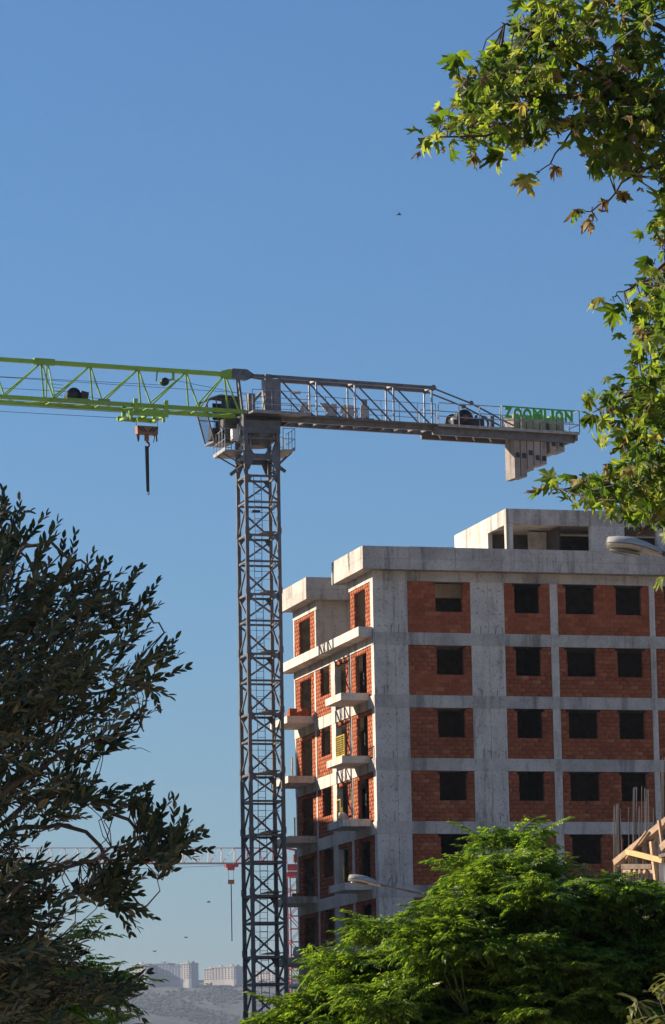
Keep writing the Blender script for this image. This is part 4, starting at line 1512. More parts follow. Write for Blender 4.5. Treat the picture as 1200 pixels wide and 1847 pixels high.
def rebar_bundle(bars, depth, label):
    p = at(bars[0][0], 1560, depth)
    base = Vector((p.x, depth, 6.73))
    e = tag(empty('rebar_bundle', base), label, 'rebar', 'reinforcing bars rising from the formwork')
    for k, (xb, xt, yt) in enumerate(bars):
        d = depth + rng.uniform(-.15, .15)
        top = at(xt, yt, d) - base
        bot = at(xb, 1700, d) - base
        bot.z = 0
        rod('bar', bot, top, .019 + .005 * rng.random(), 'rebar', e)
    return e


rebar_bundle([(1105, 1108, 1452), (1107, 1109, 1455), (1110, 1112, 1450), (1112, 1114, 1449), (1112, 1116, 1450), (1115, 1116, 1449), (1127, 1117, 1451), (1122, 1116, 1452), (1129, 1119, 1458), (1119, 1113, 1453)], 111.2, 'leftmost sheaf of dark reinforcing bars, leaning together above the green tree')
rebar_bundle([(1133, 1135, 1456), (1136, 1134, 1458), (1139, 1143, 1421), (1140, 1145, 1420), (1143, 1147, 1419), (1145, 1149, 1420), (1152, 1154, 1453), (1151, 1153, 1457), (1157, 1157, 1460)], 111.5, 'middle sheaf of reinforcing bars with two tall pairs, above the yellow beam')
rebar_bundle([(1159, 1158, 1418), (1163, 1163, 1421), (1168, 1164, 1422), (1171, 1167, 1424), (1177, 1170, 1423), (1176, 1169, 1425), (1174, 1179, 1457), (1180, 1180, 1455), (1184, 1181, 1460), (1165, 1166, 1440)], 111.8, 'sheaf of tall reinforcing bars spreading apart in front of the shaded window')
rebar_bundle([(1189, 1194, 1374), (1191, 1196, 1368), (1194, 1198, 1372), (1197, 1200, 1366), (1200, 1204, 1370), (1205, 1208, 1372)], 109.3, 'tallest pale reinforcing bars at the right edge of the picture')


# ================================================================== BIRDS
def bird(px, py, depth, span, bank, label):
    e = tag(empty('bird', at(px, py, depth), bank), label, 'bird', 'small birds in the sky')
    m = MB()
    m.tube([(-.5 * span, 0, 0), (-.2 * span, 0, .01), (0, 0, .03), (.28 * span, 0, .02), (.42 * span, 0, .02)], [.01, .07 * span, .1 * span, .07 * span, .01], 8)
    m.build('body', 'bird', e, True)
    for k in (-1, 1):
        w = MB()
        w.add([(.16 * span, k * .05, .03), (-.12 * span, k * .05, .03), (-.2 * span, k * .5 * span, .3 * span), (.02 * span, k * .45 * span, .32 * span),
               (.16 * span, k * .05, .05), (-.12 * span, k * .05, .05), (-.2 * span, k * .5 * span, .31 * span), (.02 * span, k * .45 * span, .33 * span)], BOXF)
        w.build('wing', 'bird', e)
    return e


bird(720, 388, 150, .24, .3, 'tiny dark bird alone in the open sky above the counter-jib')
bird(336, 1692, 170, .2, 1.0, 'tiny bird above the far ridge, the upper right of a pair')
bird(279, 1717, 170, .2, 2.2, 'tiny bird above the far ridge, the lower left of a pair')
bird(377, 1388 + 240, 170, .2, .4, 'tiny bird beside the drooping olive twig tips')


# ================================================================== FOLIAGE
def merge_instances(name, variants, inst, mat, parent, smooth=False):
    """all instances of the variants as one mesh"""
    cos, lps, sts = [], [], []
    nv = nl = 0
    for vi in range(len(variants)):
        Ms = [M for i, M in inst if i == vi]
        if not Ms:
            continue
        V, Fc = variants[vi]
        V4 = np.c_[np.asarray(V, float), np.ones(len(V))]
        A = np.array([np.array(M) for M in Ms])
        co = np.einsum('nij,vj->nvi', A, V4)[:, :, :3]
        lf = np.concatenate([np.asarray(f) for f in Fc])
        ln = np.array([len(f) for f in Fc])
        st = np.concatenate([[0], np.cumsum(ln)[:-1]])
        k = len(Ms)
        cos.append(co.reshape(-1, 3))
        lps.append((lf[None, :] + (np.arange(k) * len(V))[:, None] + nv).ravel())
        sts.append((st[None, :] + (np.arange(k) * len(lf))[:, None] + nl).ravel())
        nv += k * len(V)
        nl += k * len(lf)
    me_ = fast_mesh(name, np.concatenate(cos), np.concatenate(lps), np.concatenate(sts), mat, smooth)
    return obj(name, me_, parent, 'stuff')


def foliage(root, piece, mass, variants, inst, mat, n_ind=300, smooth=False):
    """inst: (variant, world matrix); the n_ind pieces that show largest become parts, the rest one mass"""
    off = Matrix.Translation(-root.location)
    scored = []
    for k, (vi, M) in enumerate(inst):
        p = M.translation
        x, y = project(p)
        inside = -20 < x < 1220 and -20 < y < 1867
        scored.append((0 if inside else 1, p.y, k))
    scored.sort()
    own = {k for a, _, k in scored[:n_ind] if a == 0}
    meshes = [py_mesh(piece, V, Fc, mat, smooth) for V, Fc in variants]
    for k in own:
        vi, M = inst[k]
        o = obj(piece, meshes[vi], root)
        o.matrix_basis = off @ M
    rest = [(vi, off @ M) for k, (vi, M) in enumerate(inst) if k not in own]
    if rest:
        merge_instances(mass, variants, rest, mat, root, smooth)


def frame(pos, ydir, nrm, scale):
    """leaf matrix: local y along ydir, local z towards nrm"""
    y = Vector(ydir).normalized()
    z = Vector(nrm) - y * Vector(nrm).dot(y)
    z = z.normalized() if z.length > 1e-4 else y.orthogonal().normalized()
    x = y.cross(z)
    M = Matrix((x * scale, y * scale, z * scale)).transposed().to_4x4()
    M.translation = pos
    return M


def rv(s=1.0):
    return Vector(rng.normal(0, s, 3))


# ---- leaf shapes
def plane_leaf(curl, fold, jag):
    half = [(.0, 1.0), (.07, .80), (.14, .74), (.13, .58), (.19, .50), (.36, .70), (.44, .70), (.62, .80), (.58, .62), (.60, .52), (.44, .38), (.42, .30), (.62, .16), (.54, .08), (.30, .02), (.10, -.06)]
    pts = half + [(0, -.02)] + [(-x, y) for x, y in reversed(half[1:])]
    V = [(0, .22, 0)]
    for x, y in pts:
        x2, y2 = x * (1 + jag * rng.uniform(-.25, .25)), y * (1 + jag * rng.uniform(-.2, .2))
        z = -fold * abs(x2) + curl * (y2 - .2) ** 2 * -1 + jag * rng.uniform(-.16, .16)
        V.append((x2, y2, z))
    n = len(pts)
    return V, [(0, 1 + (i + 1) % n, 1 + i) for i in range(n)]


PLANE_V = [plane_leaf(.25, .3, .5), plane_leaf(.6, .6, .8), plane_leaf(-.3, .4, .7), plane_leaf(.9, .2, 1.0), plane_leaf(1.1, .9, 1.2)]
DRY_V = [plane_leaf(1.2, 1.0, 1.6), plane_leaf(1.6, .7, 1.8), plane_leaf(-1.0, 1.2, 1.6)]


def olive_spray(n, L, bend):
    """a shoot along +y with opposite narrow leaves"""
    V, Fc = [], []

    def stem(s):
        return Vector((bend * s * s * L, s * L, -.12 * s * s * L))
    segs = 6
    for i in range(segs):
        a, b = stem(i / segs), stem((i + 1) / segs)
        r = .0028 * (1 - .6 * i / segs)
        k = len(V)
        V += [a + Vector((-r, 0, -r)), a + Vector((r, 0, -r)), a + Vector((0, 0, r)), b + Vector((-r, 0, -r)), b + Vector((r, 0, -r)), b + Vector((0, 0, r))]
        Fc += [(k, k + 1, k + 4, k + 3), (k + 1, k + 2, k + 5, k + 4), (k + 2, k, k + 3, k + 5)]
    for i in range(n):
        s = .06 + .94 * i / (n - 1)
        p = stem(s)
        roll = (i % 2) * math.pi / 2 + rng.uniform(-.4, .4)
        for sd in (-1, 1):
            ang = rng.uniform(.45, .95) * (1 - .45 * s)
            side = Vector((math.cos(roll), 0, math.sin(roll))) * sd
            d = (Vector((bend * s, 1, -.2 * s)) * math.cos(ang) + side * math.sin(ang)).normalized()
            ll = rng.uniform(.066, .092) * (1 - .3 * s * s)
            w = ll * rng.uniform(.15, .20)
            x = d.cross(Vector((0, 0, 1)) + rv(.5)).normalized()
            u = x.cross(d) * (w * .5)
            k = len(V)
            V += [p, p + d * (ll * .35) + x * w + u, p + d * (ll * .72) + x * (w * .85) + u, p + d * ll, p + d * (ll * .72) - x * (w * .85) + u, p + d * (ll * .35) - x * w + u]
            Fc += [(k, k + 1, k + 2, k + 3), (k, k + 3, k + 4, k + 5)]
    return [tuple(v) for v in V], Fc


OLIVE_V = [olive_spray(8, .27, .12), olive_spray(9, .33, -.15), olive_spray(6, .2, .25), olive_spray(8, .3, .0), olive_spray(5, .17, -.2)]


def frond(L, npin, droop):
    """bipinnate leaf along +y, upper side +z"""
    V, Fc = [], []

    def spine(s):
        return Vector((.04 * math.sin(3 * s) * L, s * L * (1 - .12 * droop * s), -droop * .55 * s * s * L))

    def strip(a, b, r):
        k = len(V)
        V.extend([a + Vector((-r, 0, 0)), a + Vector((r, 0, 0)), b + Vector((r, 0, 0)), b + Vector((-r, 0, 0))])
        Fc.append((k, k + 1, k + 2, k + 3))

    def leaflet(p, d, up, ll):
        w = ll * .22
        x = d.cross(up).normalized()
        n = x.cross(d)
        dr = Vector((0, 0, -.25 * ll))
        k = len(V)
        V.extend([p, p + d * (ll * .42) + x * w + n * (w * .4), p + d * ll + dr, p + d * (ll * .42) - x * w + n * (w * .4)])
        Fc.extend([(k, k + 2, k + 1), (k, k + 3, k + 2)])
    for i in range(5):
        strip(spine(i / 5), spine((i + 1) / 5), .004)
    for i in range(npin):
        s = .3 + .7 * i / (npin - 1)
        p = spine(s)
        t = (spine(min(1, s + .05)) - spine(s - .05)).normalized()
        last = i == npin - 1
        for sd in ((0,) if last else (-1, 1)):
            ang = rng.uniform(.8, 1.1) * sd
            d = (t * math.cos(ang) + Vector((1, 0, 0)) * math.sin(ang) + Vector((0, 0, rng.uniform(-.25, .1)))).normalized()
            pl = L * rng.uniform(.30, .38) * (1.0 - .45 * abs(s - .5))
            up = Vector((0, 0, 1)) + rv(.15)
            for j in range(4):
                q = p + d * (pl * (.25 + .75 * j / 4)) + Vector((0, 0, -.3 * droop * pl * (j / 4) ** 2))
                for sd2 in (-1, 1):
                    sdv = d.cross(up).normalized() * sd2
                    dd = (d * .62 + sdv * .78 + Vector((0, 0, -.15 - .25 * droop * rng.random()))).normalized()
                    leaflet(q, dd, up, rng.uniform(.048, .068) * (1 - .12 * j / 4))
            leaflet(p + d * pl, (d + Vector((0, 0, -.3 * droop))).normalized(), up, rng.uniform(.055, .072))
    return [tuple(v) for v in V], Fc


FROND_V = [frond(.42, 5, .5), frond(.48, 6, .8), frond(.36, 5, 1.0), frond(.5, 6, .35), frond(.3, 4, .7)]


def long_leaf(bend):
    V = []
    n = 6
    for i in range(n + 1):
        s = i / n
        w = .5 * .27 * math.sin(math.pi * min(1, s * .92 + .06)) ** .8
        z = -bend * s * s
        V += [(-w, s, z + .05 * math.sin(9 * s)), (0, s, z - .03), (w, s, z - .05 * math.sin(8 * s))]
    Fc = []
    for i in range(n):
        a = i * 3
        Fc += [(a, a + 1, a + 4, a + 3), (a + 1, a + 2, a + 5, a + 4)]
    return V, Fc


LONG_V = [long_leaf(.2), long_leaf(.45), long_leaf(.7)]


def branch(root, name, pts, r0, r1, mat, n=7, wob=.0):
    """a limb through world points (curve smoothed by subdivision), its own part"""
    P = [Vector(p) for p in pts]
    for _ in range(2):
        Q = [P[0]]
        for a, b in zip(P, P[1:]):
            Q += [a * .75 + b * .25 + rv(wob), a * .25 + b * .75 + rv(wob)]
        Q.append(P[-1])
        P = Q
    m = MB()
    k = len(P)
    m.tube([p - root.location for p in P], [r0 + (r1 - r0) * i / (k - 1) for i in range(k)], n)
    o = m.build(name, mat, root, True)
    return P


def inside(poly, x, y):
    c = False
    n = len(poly)
    for i in range(n):
        x1, y1 = poly[i]
        x2, y2 = poly[(i + 1) % n]
        if (y1 > y) != (y2 > y) and x < (x2 - x1) * (y - y1) / (y2 - y1) + x1:
            c = not c
    return c


# ---- plane tree at the right (about 30 m away)
PD = 30.0
pt = tag(empty('plane_tree', (4.75, PD + .6, 0)), 'plane tree with lobed yellow-green leaves hanging in from the right edge', 'tree')
branch(pt, 'trunk', [(4.75, PD + .6, 0), (4.6, PD + .6, 4), (4.8, PD + .6, 8), (4.5, PD + .7, 12.5)], .3, .1, 'bark_pale', 12)
TRK = lambda z: Vector((4.7, PD + .6, z))
LIMBS = [  # polyline of (px, py, depth) after leaving the trunk at height z
    (8.3, [(1330, 330, 30.4), (1200, 190, 30.2), (1110, 150, 30.0), (1030, 110, 29.9), (960, 60, 29.8), (905, 40, 29.8)], .075, .010),
    (8.3, [(1330, 330, 30.4), (1210, 195, 30.2), (1100, 170, 30.0), (1000, 175, 29.8), (900, 165, 29.6), (840, 135, 29.6)], .06, .008),
    (8.0, [(1320, 330, 30.3), (1200, 215, 30.0), (1060, 215, 29.8), (950, 210, 29.7), (860, 245, 29.6), (775, 245, 29.6)], .05, .006),
    (7.6, [(1330, 380, 30.2), (1230, 260, 30.0), (1140, 225, 29.9), (1040, 215, 29.9), (1000, 290, 29.9), (958, 320, 29.9)], .03, .004),
    (7.5, [(1330, 400, 30.2), (1230, 280, 30.0), (1150, 310, 29.9), (1085, 370, 29.9), (1035, 388, 29.9)], .03, .004),
    (8.8, [(1330, 200, 30.6), (1220, 60, 30.4), (1130, 20, 30.2), (1040, -30, 30.2)], .06, .01),
    (7.0, [(1340, 480, 30.2), (1250, 440, 30.0), (1200, 470, 30.0), (1160, 510, 29.9), (1105, 535, 29.9)], .04, .006),
    (6.8, [(1340, 560, 30.2), (1260, 540, 30.1), (1200, 590, 30.0), (1150, 620, 30.0), (1135, 620, 30.0)], .04, .006),
    (6.4, [(1340, 640, 30.2), (1260, 640, 30.0), (1190, 690, 29.9), (1125, 722, 29.9), (1075, 737, 29.8)], .045, .006),
    (6.0, [(1340, 740, 30.2), (1260, 740, 30.0), (1190, 780, 29.9), (1130, 800, 29.9), (1100, 815, 29.9)], .045, .006),
    (5.7, [(1340, 850, 30.3), (1260, 820, 30.1), (1190, 850, 30.0), (1090, 870, 29.9), (995, 885, 29.8)], .05, .006),
    (5.5, [(1340, 900, 30.3), (1260, 880, 30.1), (1200, 920, 30.0), (1170, 955, 29.9), (1150, 965, 29.9)], .03, .004),
    (5.4, [(1340, 960, 30.1), (1270, 960, 30.0), (1230, 985, 29.9), (1190, 1000, 29.9)], .03, .004),
    (6.2, [(1780, 560, 30.8), (1900, 480, 31.0), (2050, 460, 31.2)], .06, .01),
    (7.4, [(1790, 330, 30.4), (1900, 220, 30.0), (2000, 120, 29.8)], .06, .01),
    (8.6, [(1760, 100, 31.0), (1850, -60, 31.4), (1900, -200, 31.6)], .06, .01),
    (5.6, [(1760, 760, 29.8), (1880, 720, 29.4), (2000, 740, 29.2)], .05, .01),
]
plane_inst, dry_inst = [], []


def plane_cluster(p, n, outward, spread=.16, dry=.1, size=(.078, .14)):
    for _ in range(n):
        q = p + rv(spread)
        d = (Vector(outward) * .55 + rv(.5) + Vector((0, 0, -.45))).normalized()
        nr = Vector((0, -.35, .75)) + rv(.55)
        s = rng.uniform(*size) * (1.0 if rng.random() > .2 else .7)
        if rng.random() < dry:
            dry_inst.append((int(rng.integers(0, 3)), frame(q, d, nr, s * .62)))
        else:
            plane_inst.append((int(rng.choice(5, p=[.3, .25, .2, .15, .1])), frame(q, d, nr, s)))


limb_nodes = []
for zb, pl, r0, r1 in LIMBS:
    P = branch(pt, 'branch', [TRK(zb)] + [at(x, y, d) for x, y, d in pl], r0 * .7, r1 * .6, 'twig', 7, .01)
    limb_nodes.append(P)
REG = [  # (polygon in view, twig count, leaves, dry share)
    ([(935, -10), (1210, -10), (1210, 240), (1130, 210), (1050, 150), (960, 170), (905, 100), (912, 50)], 150, (2, 4), .05),
    ([(912, 60), (870, 100), (845, 140), (835, 180), (900, 200), (1000, 200), (1060, 170), (960, 130)], 70, (2, 4), .06),
    ([(800, 195), (830, 180), (960, 200), (1060, 205), (1000, 235), (900, 245), (860, 262), (800, 262), (775, 245)], 55, (2, 3), .14),
    ([(1060, 150), (1210, 150), (1210, 330), (1150, 300), (1090, 290), (1050, 270), (1050, 200)], 110, (2, 4), .22),
    ([(1200, 320), (1215, 320), (1215, 460), (1180, 440), (1175, 400)], 16, (2, 3), .25),
    ([(1110, 520), (1150, 500), (1215, 470), (1215, 640), (1160, 630), (1140, 570), (1100, 560)], 42, (2, 4), .15),
    ([(1150, 560), (1215, 560), (1215, 700), (1140, 690), (1130, 610)], 32, (2, 4), .12),
    ([(1075, 700), (1140, 690), (1215, 650), (1215, 790), (1120, 790), (1060, 755), (1050, 738)], 50, (2, 4), .08),
    ([(1105, 795), (1215, 780), (1215, 860), (1150, 850), (1100, 830)], 32, (2, 4), .06),
    ([(995, 880), (1040, 860), (1110, 855), (1215, 840), (1215, 905), (1150, 915), (1080, 905), (1040, 895)], 60, (2, 4), .1),
    ([(1150, 955), (1180, 930), (1215, 900), (1215, 950), (1175, 965)], 6, (2, 3), .05),
    ([(1175, 1005), (1215, 990), (1215, 1020), (1185, 1020)], 5, (2, 3), .1),
    ([(1220, 0), (1500, 0), (1500, 1000), (1220, 950)], 130, (3, 5), .08),
    ([(1000, -160), (1450, -200), (1450, -10), (960, -10)], 60, (3, 5), .08),
    ([(1500, -250), (2050, -250), (2150, 500), (2000, 850), (1500, 900)], 330, (3, 5), .08),
]
twp = MB()
for poly, cnt, (l0, l1), dry in REG:
    xs, ys = [p[0] for p in poly], [p[1] for p in poly]
    k = tries = 0
    while k < cnt and tries < 20000:
        tries += 1
        x, y = rng.uniform(min(xs), max(xs)), rng.uniform(min(ys), max(ys))
        if not inside(poly, x, y):
            continue
        k += 1
        x += 26 if y > 430 and x < 1210 else 8
        p = at(x, y, PD + rng.normal(0, .42) - .05)
        q = min((v for P in limb_nodes for v in P[::2]), key=lambda v: (v - p).length)
        out = (p - q)
        out = out.normalized() if out.length > .05 else Vector((-1, 0, 0))
        if (p - q).length < 1.6:
            twp.tube([q - pt.location, (q + p) / 2 + rv(.04) - pt.location, p - pt.location], [.007, .005, .003], 5, False)
        plane_cluster(p, int(rng.integers(l0, l1 + 2)), out + Vector((-.4, 0, 0)), .085, dry * .7)
# single leaves along the thin hanging twigs
for (x, y, n, dry) in ((958, 318, 2, .0), (975, 312, 1, .6), (1000, 300, 1, .8), (1032, 386, 1, 0), (1050, 392, 2, 1), (1070, 375, 2, 1), (1076, 400, 1, 1), (1095, 360, 1, 1), (1135, 352, 2, .9), (825, 125, 2, .0), (765, 248, 1, .0), (785, 242, 2, .3), (850, 280, 2, .6), (905, 270, 3, .1), (1100, 540, 2, .1), (1068, 742, 2, 0), (990, 888, 2, .2), (1000, 862, 1, 0), (1160, 960, 2, 0), (880, 185, 2, .1), (830, 190, 2, .1), (800, 210, 2, .2)):
    p = at(x, y, PD - .1)
    q = min((v for P in limb_nodes for v in P), key=lambda v: (v - p).length)
    twp.tube([q - pt.location, (q + p) / 2 + rv(.02) - pt.location, p - pt.location], [.006, .004, .003], 5, False)
    plane_cluster(p, n, (-.7, 0, -.3), .035, dry, (.13, .175))
# the lamp head hangs clear of the leaves
_clear = lambda e: not (1070 < project(e[1].translation)[0] < 1182 and 935 < project(e[1].translation)[1] < 1022)
plane_inst, dry_inst = [e for e in plane_inst if _clear(e)], [e for e in dry_inst if _clear(e)]
twp.build('twigs', 'twig', pt, kind='stuff')
foliage(pt, 'leaf', 'foliage', PLANE_V, plane_inst, 'plane_leaf', 260)
foliage(pt, 'dry_leaf', 'dry_foliage', DRY_V, dry_inst, 'plane_dry', 40)

# ---- olive tree at the left (about 19 m away)
OD = 19.0
ot = tag(empty('olive_tree', (-2.6, OD + .3, 0)), 'dark olive tree with narrow leaves filling the left edge', 'tree')
branch(ot, 'trunk', [(-2.6, OD + .3, 0), (-2.5, OD + .3, .9), (-2.7, OD + .2, 1.8)], .17, .1, 'bark', 10)
olive_inst = []


def ospray(p, d, nr=None, s=1.0):
    olive_inst.append((int(rng.integers(0, 5)), frame(p, d, nr or (Vector((0, -.3, 1)) + rv(.5)), s)))


OL = [
    [(-150, 1500), (-60, 1300), (-20, 1100), (20, 990), (90, 975), (150, 1010), (200, 1050)],
    [(-150, 1500), (-40, 1350), (60, 1200), (150, 1110), (250, 1080), (300, 1140)],
    [(-150, 1550), (0, 1400), (120, 1270), (220, 1230), (300, 1225)],
    [(-150, 1550), (20, 1420), (120, 1350), (200, 1330), (260, 1320)],
    [(-150, 1650), (0, 1480), (110, 1420), (220, 1470), (300, 1510), (360, 1510)],
    [(-150, 1650), (0, 1500), (130, 1470), (200, 1560), (240, 1620), (280, 1655)],
    [(-150, 1750), (20, 1600), (120, 1560), (200, 1545), (250, 1500)],
    [(-150, 1780), (0, 1720), (100, 1760), (190, 1780), (260, 1790)],
    [(-200, 1400), (-150, 1150), (-100, 980), (-20, 920)],
    [(-200, 1700), (-60, 1700), (40, 1680), (110, 1690)],
]
onodes = []
for k, pl in enumerate(OL):
    dd = OD + (k % 3 - 1) * .35
    P = branch(ot, 'branch', [Vector((-2.7, OD + .2, 1.75))] + [at(x, y, dd) for x, y in pl], .02, .003, 'bark', 6, .012)
    onodes += P[4:]
OPOLY = [(-20, 905), (60, 930), (95, 965), (150, 1010), (200, 1040), (215, 1090), (265, 1120), (285, 1180), (275, 1235), (215, 1260), (235, 1310), (170, 1330), (150, 1370), (130, 1410), (215, 1420), (230, 1460), (150, 1475), (120, 1500), (140, 1545), (200, 1560), (225, 1600), (190, 1620), (110, 1620), (70, 1660), (40, 1720), (30, 1760), (-20, 1780)]


def fill_olive(poly, cnt, ds, bright=0):
    xs, ys = [p[0] for p in poly], [p[1] for p in poly]
    k = 0
    while k < cnt:
        x, y = rng.uniform(min(xs), max(xs)), rng.uniform(min(ys), max(ys))
        if not inside(poly, x, y):
            continue
        k += 1
        p = at(x, y, OD + rng.normal(0, ds))
        o = Vector((.75, 0, .55)) + (p - Vector((-2.2, OD, 3.4))) * .3
        d = (o + rv(.5)).normalized()
        ospray(p - d * .16, d, s=rng.uniform(.75, 1.0))


fill_olive(OPOLY, 185, .45)
fill_olive([(-20, 1020), (60, 1040), (140, 1100), (190, 1180), (150, 1260), (100, 1340), (60, 1450), (-20, 1480)], 170, .55)
fill_olive([(-700, 950), (-10, 900), (-10, 1900), (-700, 1900)], 650, .8)
fill_olive([(0, 1640), (90, 1650), (150, 1700), (190, 1760), (215, 1847), (0, 1880)], 70, .5)
fill_olive([(-10, 1560), (80, 1560), (60, 1847), (-10, 1880)], 110, .4)
# the sprays that make the outline
OUT = [(5, 935, .2, 1), (30, 965, .1, 1), (48, 940, .35, 1), (85, 975, .4, 1), (120, 1010, .2, 1), (185, 1030, .5, 1), (195, 1060, .9, .6), (225, 1060, .4, 1), (235, 1100, .8, .7), (255, 1090, .5, .9), (275, 1165, .6, .9), (290, 1180, .5, 1), (280, 1225, 1, .25), (265, 1240, .3, -.8), (220, 1255, 1, .5), (240, 1325, 1, .35), (215, 1335, 1, .1), (160, 1355, .8, .3),
       (180, 1420, .9, .4), (210, 1440, 1, .2), (150, 1440, .6, -.4), (225, 1440, .9, .7), (290, 1465, .3, 1), (275, 1455, .1, 1), (265, 1510, .2, -1), (270, 1490, .6, .9), (285, 1500, .4, -.6), (300, 1510, 1, .6), (320, 1500, .5, 1), (330, 1520, 1, .3), (345, 1515, .9, .7), (350, 1530, 1, -.1), (310, 1525, .8, -.5), (325, 1490, .3, 1), (295, 1515, .1, 1), (340, 1505, .5, .9),
       (200, 1560, .7, .8), (225, 1560, .9, .6), (190, 1590, .5, -.6), (220, 1610, .8, .1), (240, 1600, .9, .4), (250, 1635, .8, -.3), (255, 1620, 1, .2), (270, 1650, 1, -.3), (205, 1640, .3, -1), (180, 1570, .5, .6), (235, 1560, .8, .8),
       (225, 1765, .6, .9), (215, 1775, .9, .3), (240, 1790, 1, .2), (235, 1805, .8, -.6), (200, 1790, .9, .6), (120, 1420, .8, .8), (140, 1400, .6, .9), (170, 1410, .7, .8)]
for x, y, dx, dy in OUT:
    for _ in range(2):
        p = at(x + rng.uniform(-8, 8), y + rng.uniform(-8, 8), OD - .2 + rng.normal(0, .15))
        d = Vector((dx, rng.uniform(-.3, .2), dy)).normalized()
        ospray(p - d * (.2 if x > 250 and y > 1400 else .15), d + rv(.15), Vector((0, -1, .5)) + rv(.35), rng.uniform(.75, .95))
tw2 = MB()
for vi, M in olive_inst:
    p = M.translation
    x, y = project(p)
    if x > -40:
        q = min(onodes, key=lambda v: (v - p).length)
        if (q - p).length < .42:
            tw2.tube([q - ot.location, (q * .45 + p * .55) + rv(.02) - ot.location, p - ot.location], [.004, .003, .0025], 4, False)
tw2.tube([at(155, 1372, OD) - ot.location, at(190, 1358, OD) - ot.location, at(230, 1350, OD) - ot.location, at(255, 1349, OD) - ot.location, at(272, 1357, OD) - ot.location], [.004, .003, .002, .002, .001], 5)
tw2.build('twigs', 'twig', ot, kind='stuff')
foliage(ot, 'leafy_twig', 'foliage', OLIVE_V, olive_inst, 'olive_leaf', 300)


# ---- chinaberry trees
def rosette(inst, p, up, n, s0=.8, s1=1.1):
    for k in range(n):
        a = 2 * math.pi * (k + rng.uniform(-.3, .3)) / n
        lift = rng.uniform(.0, 1.1)
        d = Vector((math.cos(a), math.sin(a), 0)) + Vector(up) * lift
        inst.append((int(rng.integers(0, 5)), frame(p + rv(.02), d, Vector((0, 0, 1)) + Vector((math.cos(a), math.sin(a), 0)) * -.1 + rv(.12), rng.uniform(s0, s1))))


def chinaberry(label, base, contour, depth, count, xr, ymax, bulge, twig_mat='twig_green', n_ind=300, thick=1.4):
    e = tag(empty('chinaberry_tree', base), label, 'tree', 'chinaberry trees')
    inst, nodes = [], []
    cx = [c[0] for c in contour]
    cy = [c[1] for c in contour]
    top = at((xr[0] + xr[1]) / 2, min(cy) + 260, depth + .4)
    branch(e, 'trunk', [base, (base[0] * .6 + top.x * .4, base[1], top.z * .45), (top.x, depth + .4, min(top.z, 2.4))], .14, .08, 'bark', 10)
    fork = Vector((top.x, depth + .4, min(top.z, 2.4)))
    hubs = []
    for k in range(20):
        x = xr[0] + (xr[1] - xr[0]) * (k + .5) / 20
        y = float(np.interp(x, cx, cy)) + rng.uniform(40, 260)
        h = at(x, y, depth + rng.uniform(-.5, .5))
        hubs += branch(e, 'limb', [fork, fork * .5 + h * .5 + Vector((0, 0, -.15)), h], .032, .01, 'bark', 7, .015)[3:]
    tw_ = MB()
    clumps = []
    for k in range(max(14, count // 11)):
        x = rng.uniform(*xr)
        yt = float(np.interp(x, cx, cy))
        y = yt + (rng.uniform(-48, 70) if rng.random() < .34 else (ymax - yt) * rng.random())
        below = (y - yt) / 300
        clumps.append((x, y, depth - bulge * min(1.0, below) * rng.uniform(.3, 1.0) + rng.uniform(-.2, thick)))
    for k in range(count):
        if k % 2 or k % 5 == 0:
            x0, y0, d0 = clumps[int(rng.integers(0, len(clumps)))]
            x, y, dpt = x0 + rng.normal(0, 25), y0 + abs(rng.normal(0, 20)), d0 + rng.normal(0, .16)
            if y < np.interp(x, cx, cy) - 50:
                y = float(np.interp(x, cx, cy)) + rng.uniform(0, 25)
        else:
            x = rng.uniform(*xr)
            yt = float(np.interp(x, cx, cy))
            y, dpt = yt + 75 + (ymax - yt - 75) * rng.random() ** .8, depth + rng.uniform(-.5 * bulge, thick)
        p = at(x, y + 14, dpt)
        out = Vector(((x - sum(xr) / 2) / (xr[1] - xr[0]) * .5, -.3, 1))
        rosette(inst, p, out, int(rng.integers(6, 10)), .65, 1.1)
        q = min(hubs, key=lambda v: (v - p).length + 3 * max(0, v.z - p.z + .1))
        if (q - p).length < 1.6:
            tw_.tube([q - e.location, q * .4 + p * .6 + Vector((0, 0, -.12)) - e.location, p + Vector((0, 0, -.1)) - e.location, p - e.location], [.012, .009, .007, .005], 6, False)
    tw_.build('twigs', twig_mat, e, kind='stuff')
    foliage(e, 'frond', 'foliage', FROND_V, inst, 'chinaberry_leaf', n_ind)
    return e


c1 = [(490, 1890), (530, 1850), (560, 1820), (605, 1800), (610, 1750), (640, 1708), (665, 1695), (710, 1690), (740, 1665), (775, 1630), (830, 1622), (850, 1575), (885, 1540), (930, 1534), (975, 1540), (1010, 1568), (1050, 1580), (1085, 1610), (1120, 1600), (1150, 1640), (1200, 1640), (1300, 1600)]
chinaberry('bright green chinaberry tree with feathery leaves in front of the brick building', (1.9, 42.4, 0), c1, 42.0, 1150, (515, 1290), 1930, .9, thick=1.7)
c2 = [(-120, 1600), (40, 1640), (90, 1650), (125, 1690), (115, 1730), (125, 1760), (150, 1800), (170, 1870), (200, 1900)]
chinaberry('dark green chinaberry tree behind the olive twigs at the lower left', (-2.3, 30.4, 0), c2, 30.0, 80, (-120, 165), 1920, .5, 'twig', 120, 1.0)

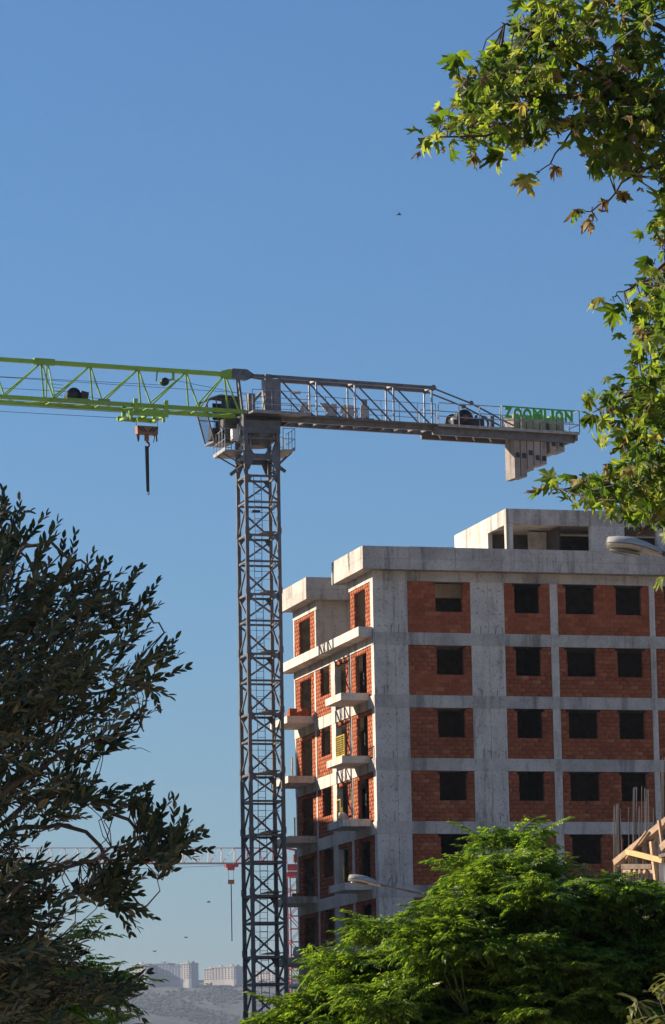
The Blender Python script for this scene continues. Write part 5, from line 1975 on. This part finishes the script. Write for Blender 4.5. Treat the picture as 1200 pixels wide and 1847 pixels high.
# ---- two unseen trees added left of the frame to shade the olive and chinaberry
def shade_tree(c, rad, label, n):
    c = Vector(c)
    e = tag(empty('added_shade_tree', (c.x, c.y, 0)), label, 'tree', 'unseen trees added for shade')
    branch(e, 'trunk', [(c.x, c.y, 0), (c.x + .15, c.y, c.z * .4), (c.x, c.y, c.z * .75)], .24, .13, 'bark_pale', 12)
    inst = []
    for k in range(9):
        a = k * 2.4
        branch(e, 'limb', [(c.x, c.y, c.z * .7), c + Vector((math.cos(a) * rad * .4, math.sin(a) * rad * .4, -.1)), c + Vector((math.cos(a) * rad * .75, math.sin(a) * rad * .75, rad * (.9 * rng.random() - .25)))], .07, .015, 'bark_pale', 7, .03)
    for k in range(n):
        d = rv(1).normalized() * (rng.random() ** .4)
        p = c + Vector((d.x * rad, d.y * rad, d.z * rad * .85)) * (1 + .12 * math.sin(5 * d.x + 3 * d.z))
        inst.append((int(rng.integers(0, 5)), frame(p, rv(1) + Vector((0, 0, -.4)), Vector((0, 0, .7)) + rv(.6), rng.uniform(.2, .3))))
    foliage(e, 'leaf', 'foliage', PLANE_V, inst, 'plane_leaf', 0)


shade_tree((-9.8, 21.0, 7.9), 2.3, 'unseen leafy tree added left of the olive to shade it', 1000)
shade_tree((-10.3, 32.2, 6.4), 2.5, 'unseen leafy tree added farther back on the left to shade the dark chinaberry', 5200)

# ---- shrub in the lower right corner
SD = 25.0
sh = tag(empty('loquat_shrub', (2.35, SD, 0)), 'shrub with long pale olive leaves in the lower right corner', 'shrub')
long_inst = []
for x, y in ((1185, 1790), (1150, 1812), (1195, 1835), (1165, 1850), (1215, 1800), (1140, 1848), (1205, 1765), (1230, 1830), (1180, 1880), (1225, 1870)):
    p = at(x, y, SD + rng.uniform(-.2, .2))
    branch(sh, 'stem', [(2.35, SD, 0), (2.3 + rng.uniform(-.1, .1), SD, p.z * .6), p], .012, .006, 'twig', 6, .01)
    for k in range(11):
        a = rng.uniform(0, 2 * math.pi)
        d = Vector((math.cos(a), math.sin(a), rng.uniform(-.5, .9)))
        long_inst.append((int(rng.integers(0, 3)), frame(p + rv(.01), d, Vector((0, 0, 1)) + rv(.3), rng.uniform(.09, .15))))
foliage(sh, 'leaf', 'foliage', LONG_V, long_inst, 'loquat_leaf', 200, True)

# ================================================================== HAZE
hz = MB()
hz.box((-3200, -40, -3), (3200, 6600, 275))
hm = bpy.data.materials.new('haze')
hm.use_nodes = True
hnt = hm.node_tree
hnt.nodes.remove(hnt.nodes['Principled BSDF'])
pv = hnt.nodes.new('ShaderNodeVolumePrincipled')
pv.inputs['Color'].default_value = (0.70, 0.81, 1.0, 1)
pv.inputs['Density'].default_value = 5.2e-5
pv.inputs['Anisotropy'].default_value = 0.0
hnt.links.new(pv.outputs[0], hnt.nodes['Material Output'].inputs['Volume'])
MATS['haze'] = hm
tag(hz.build('haze', 'haze'), kind='stuff')
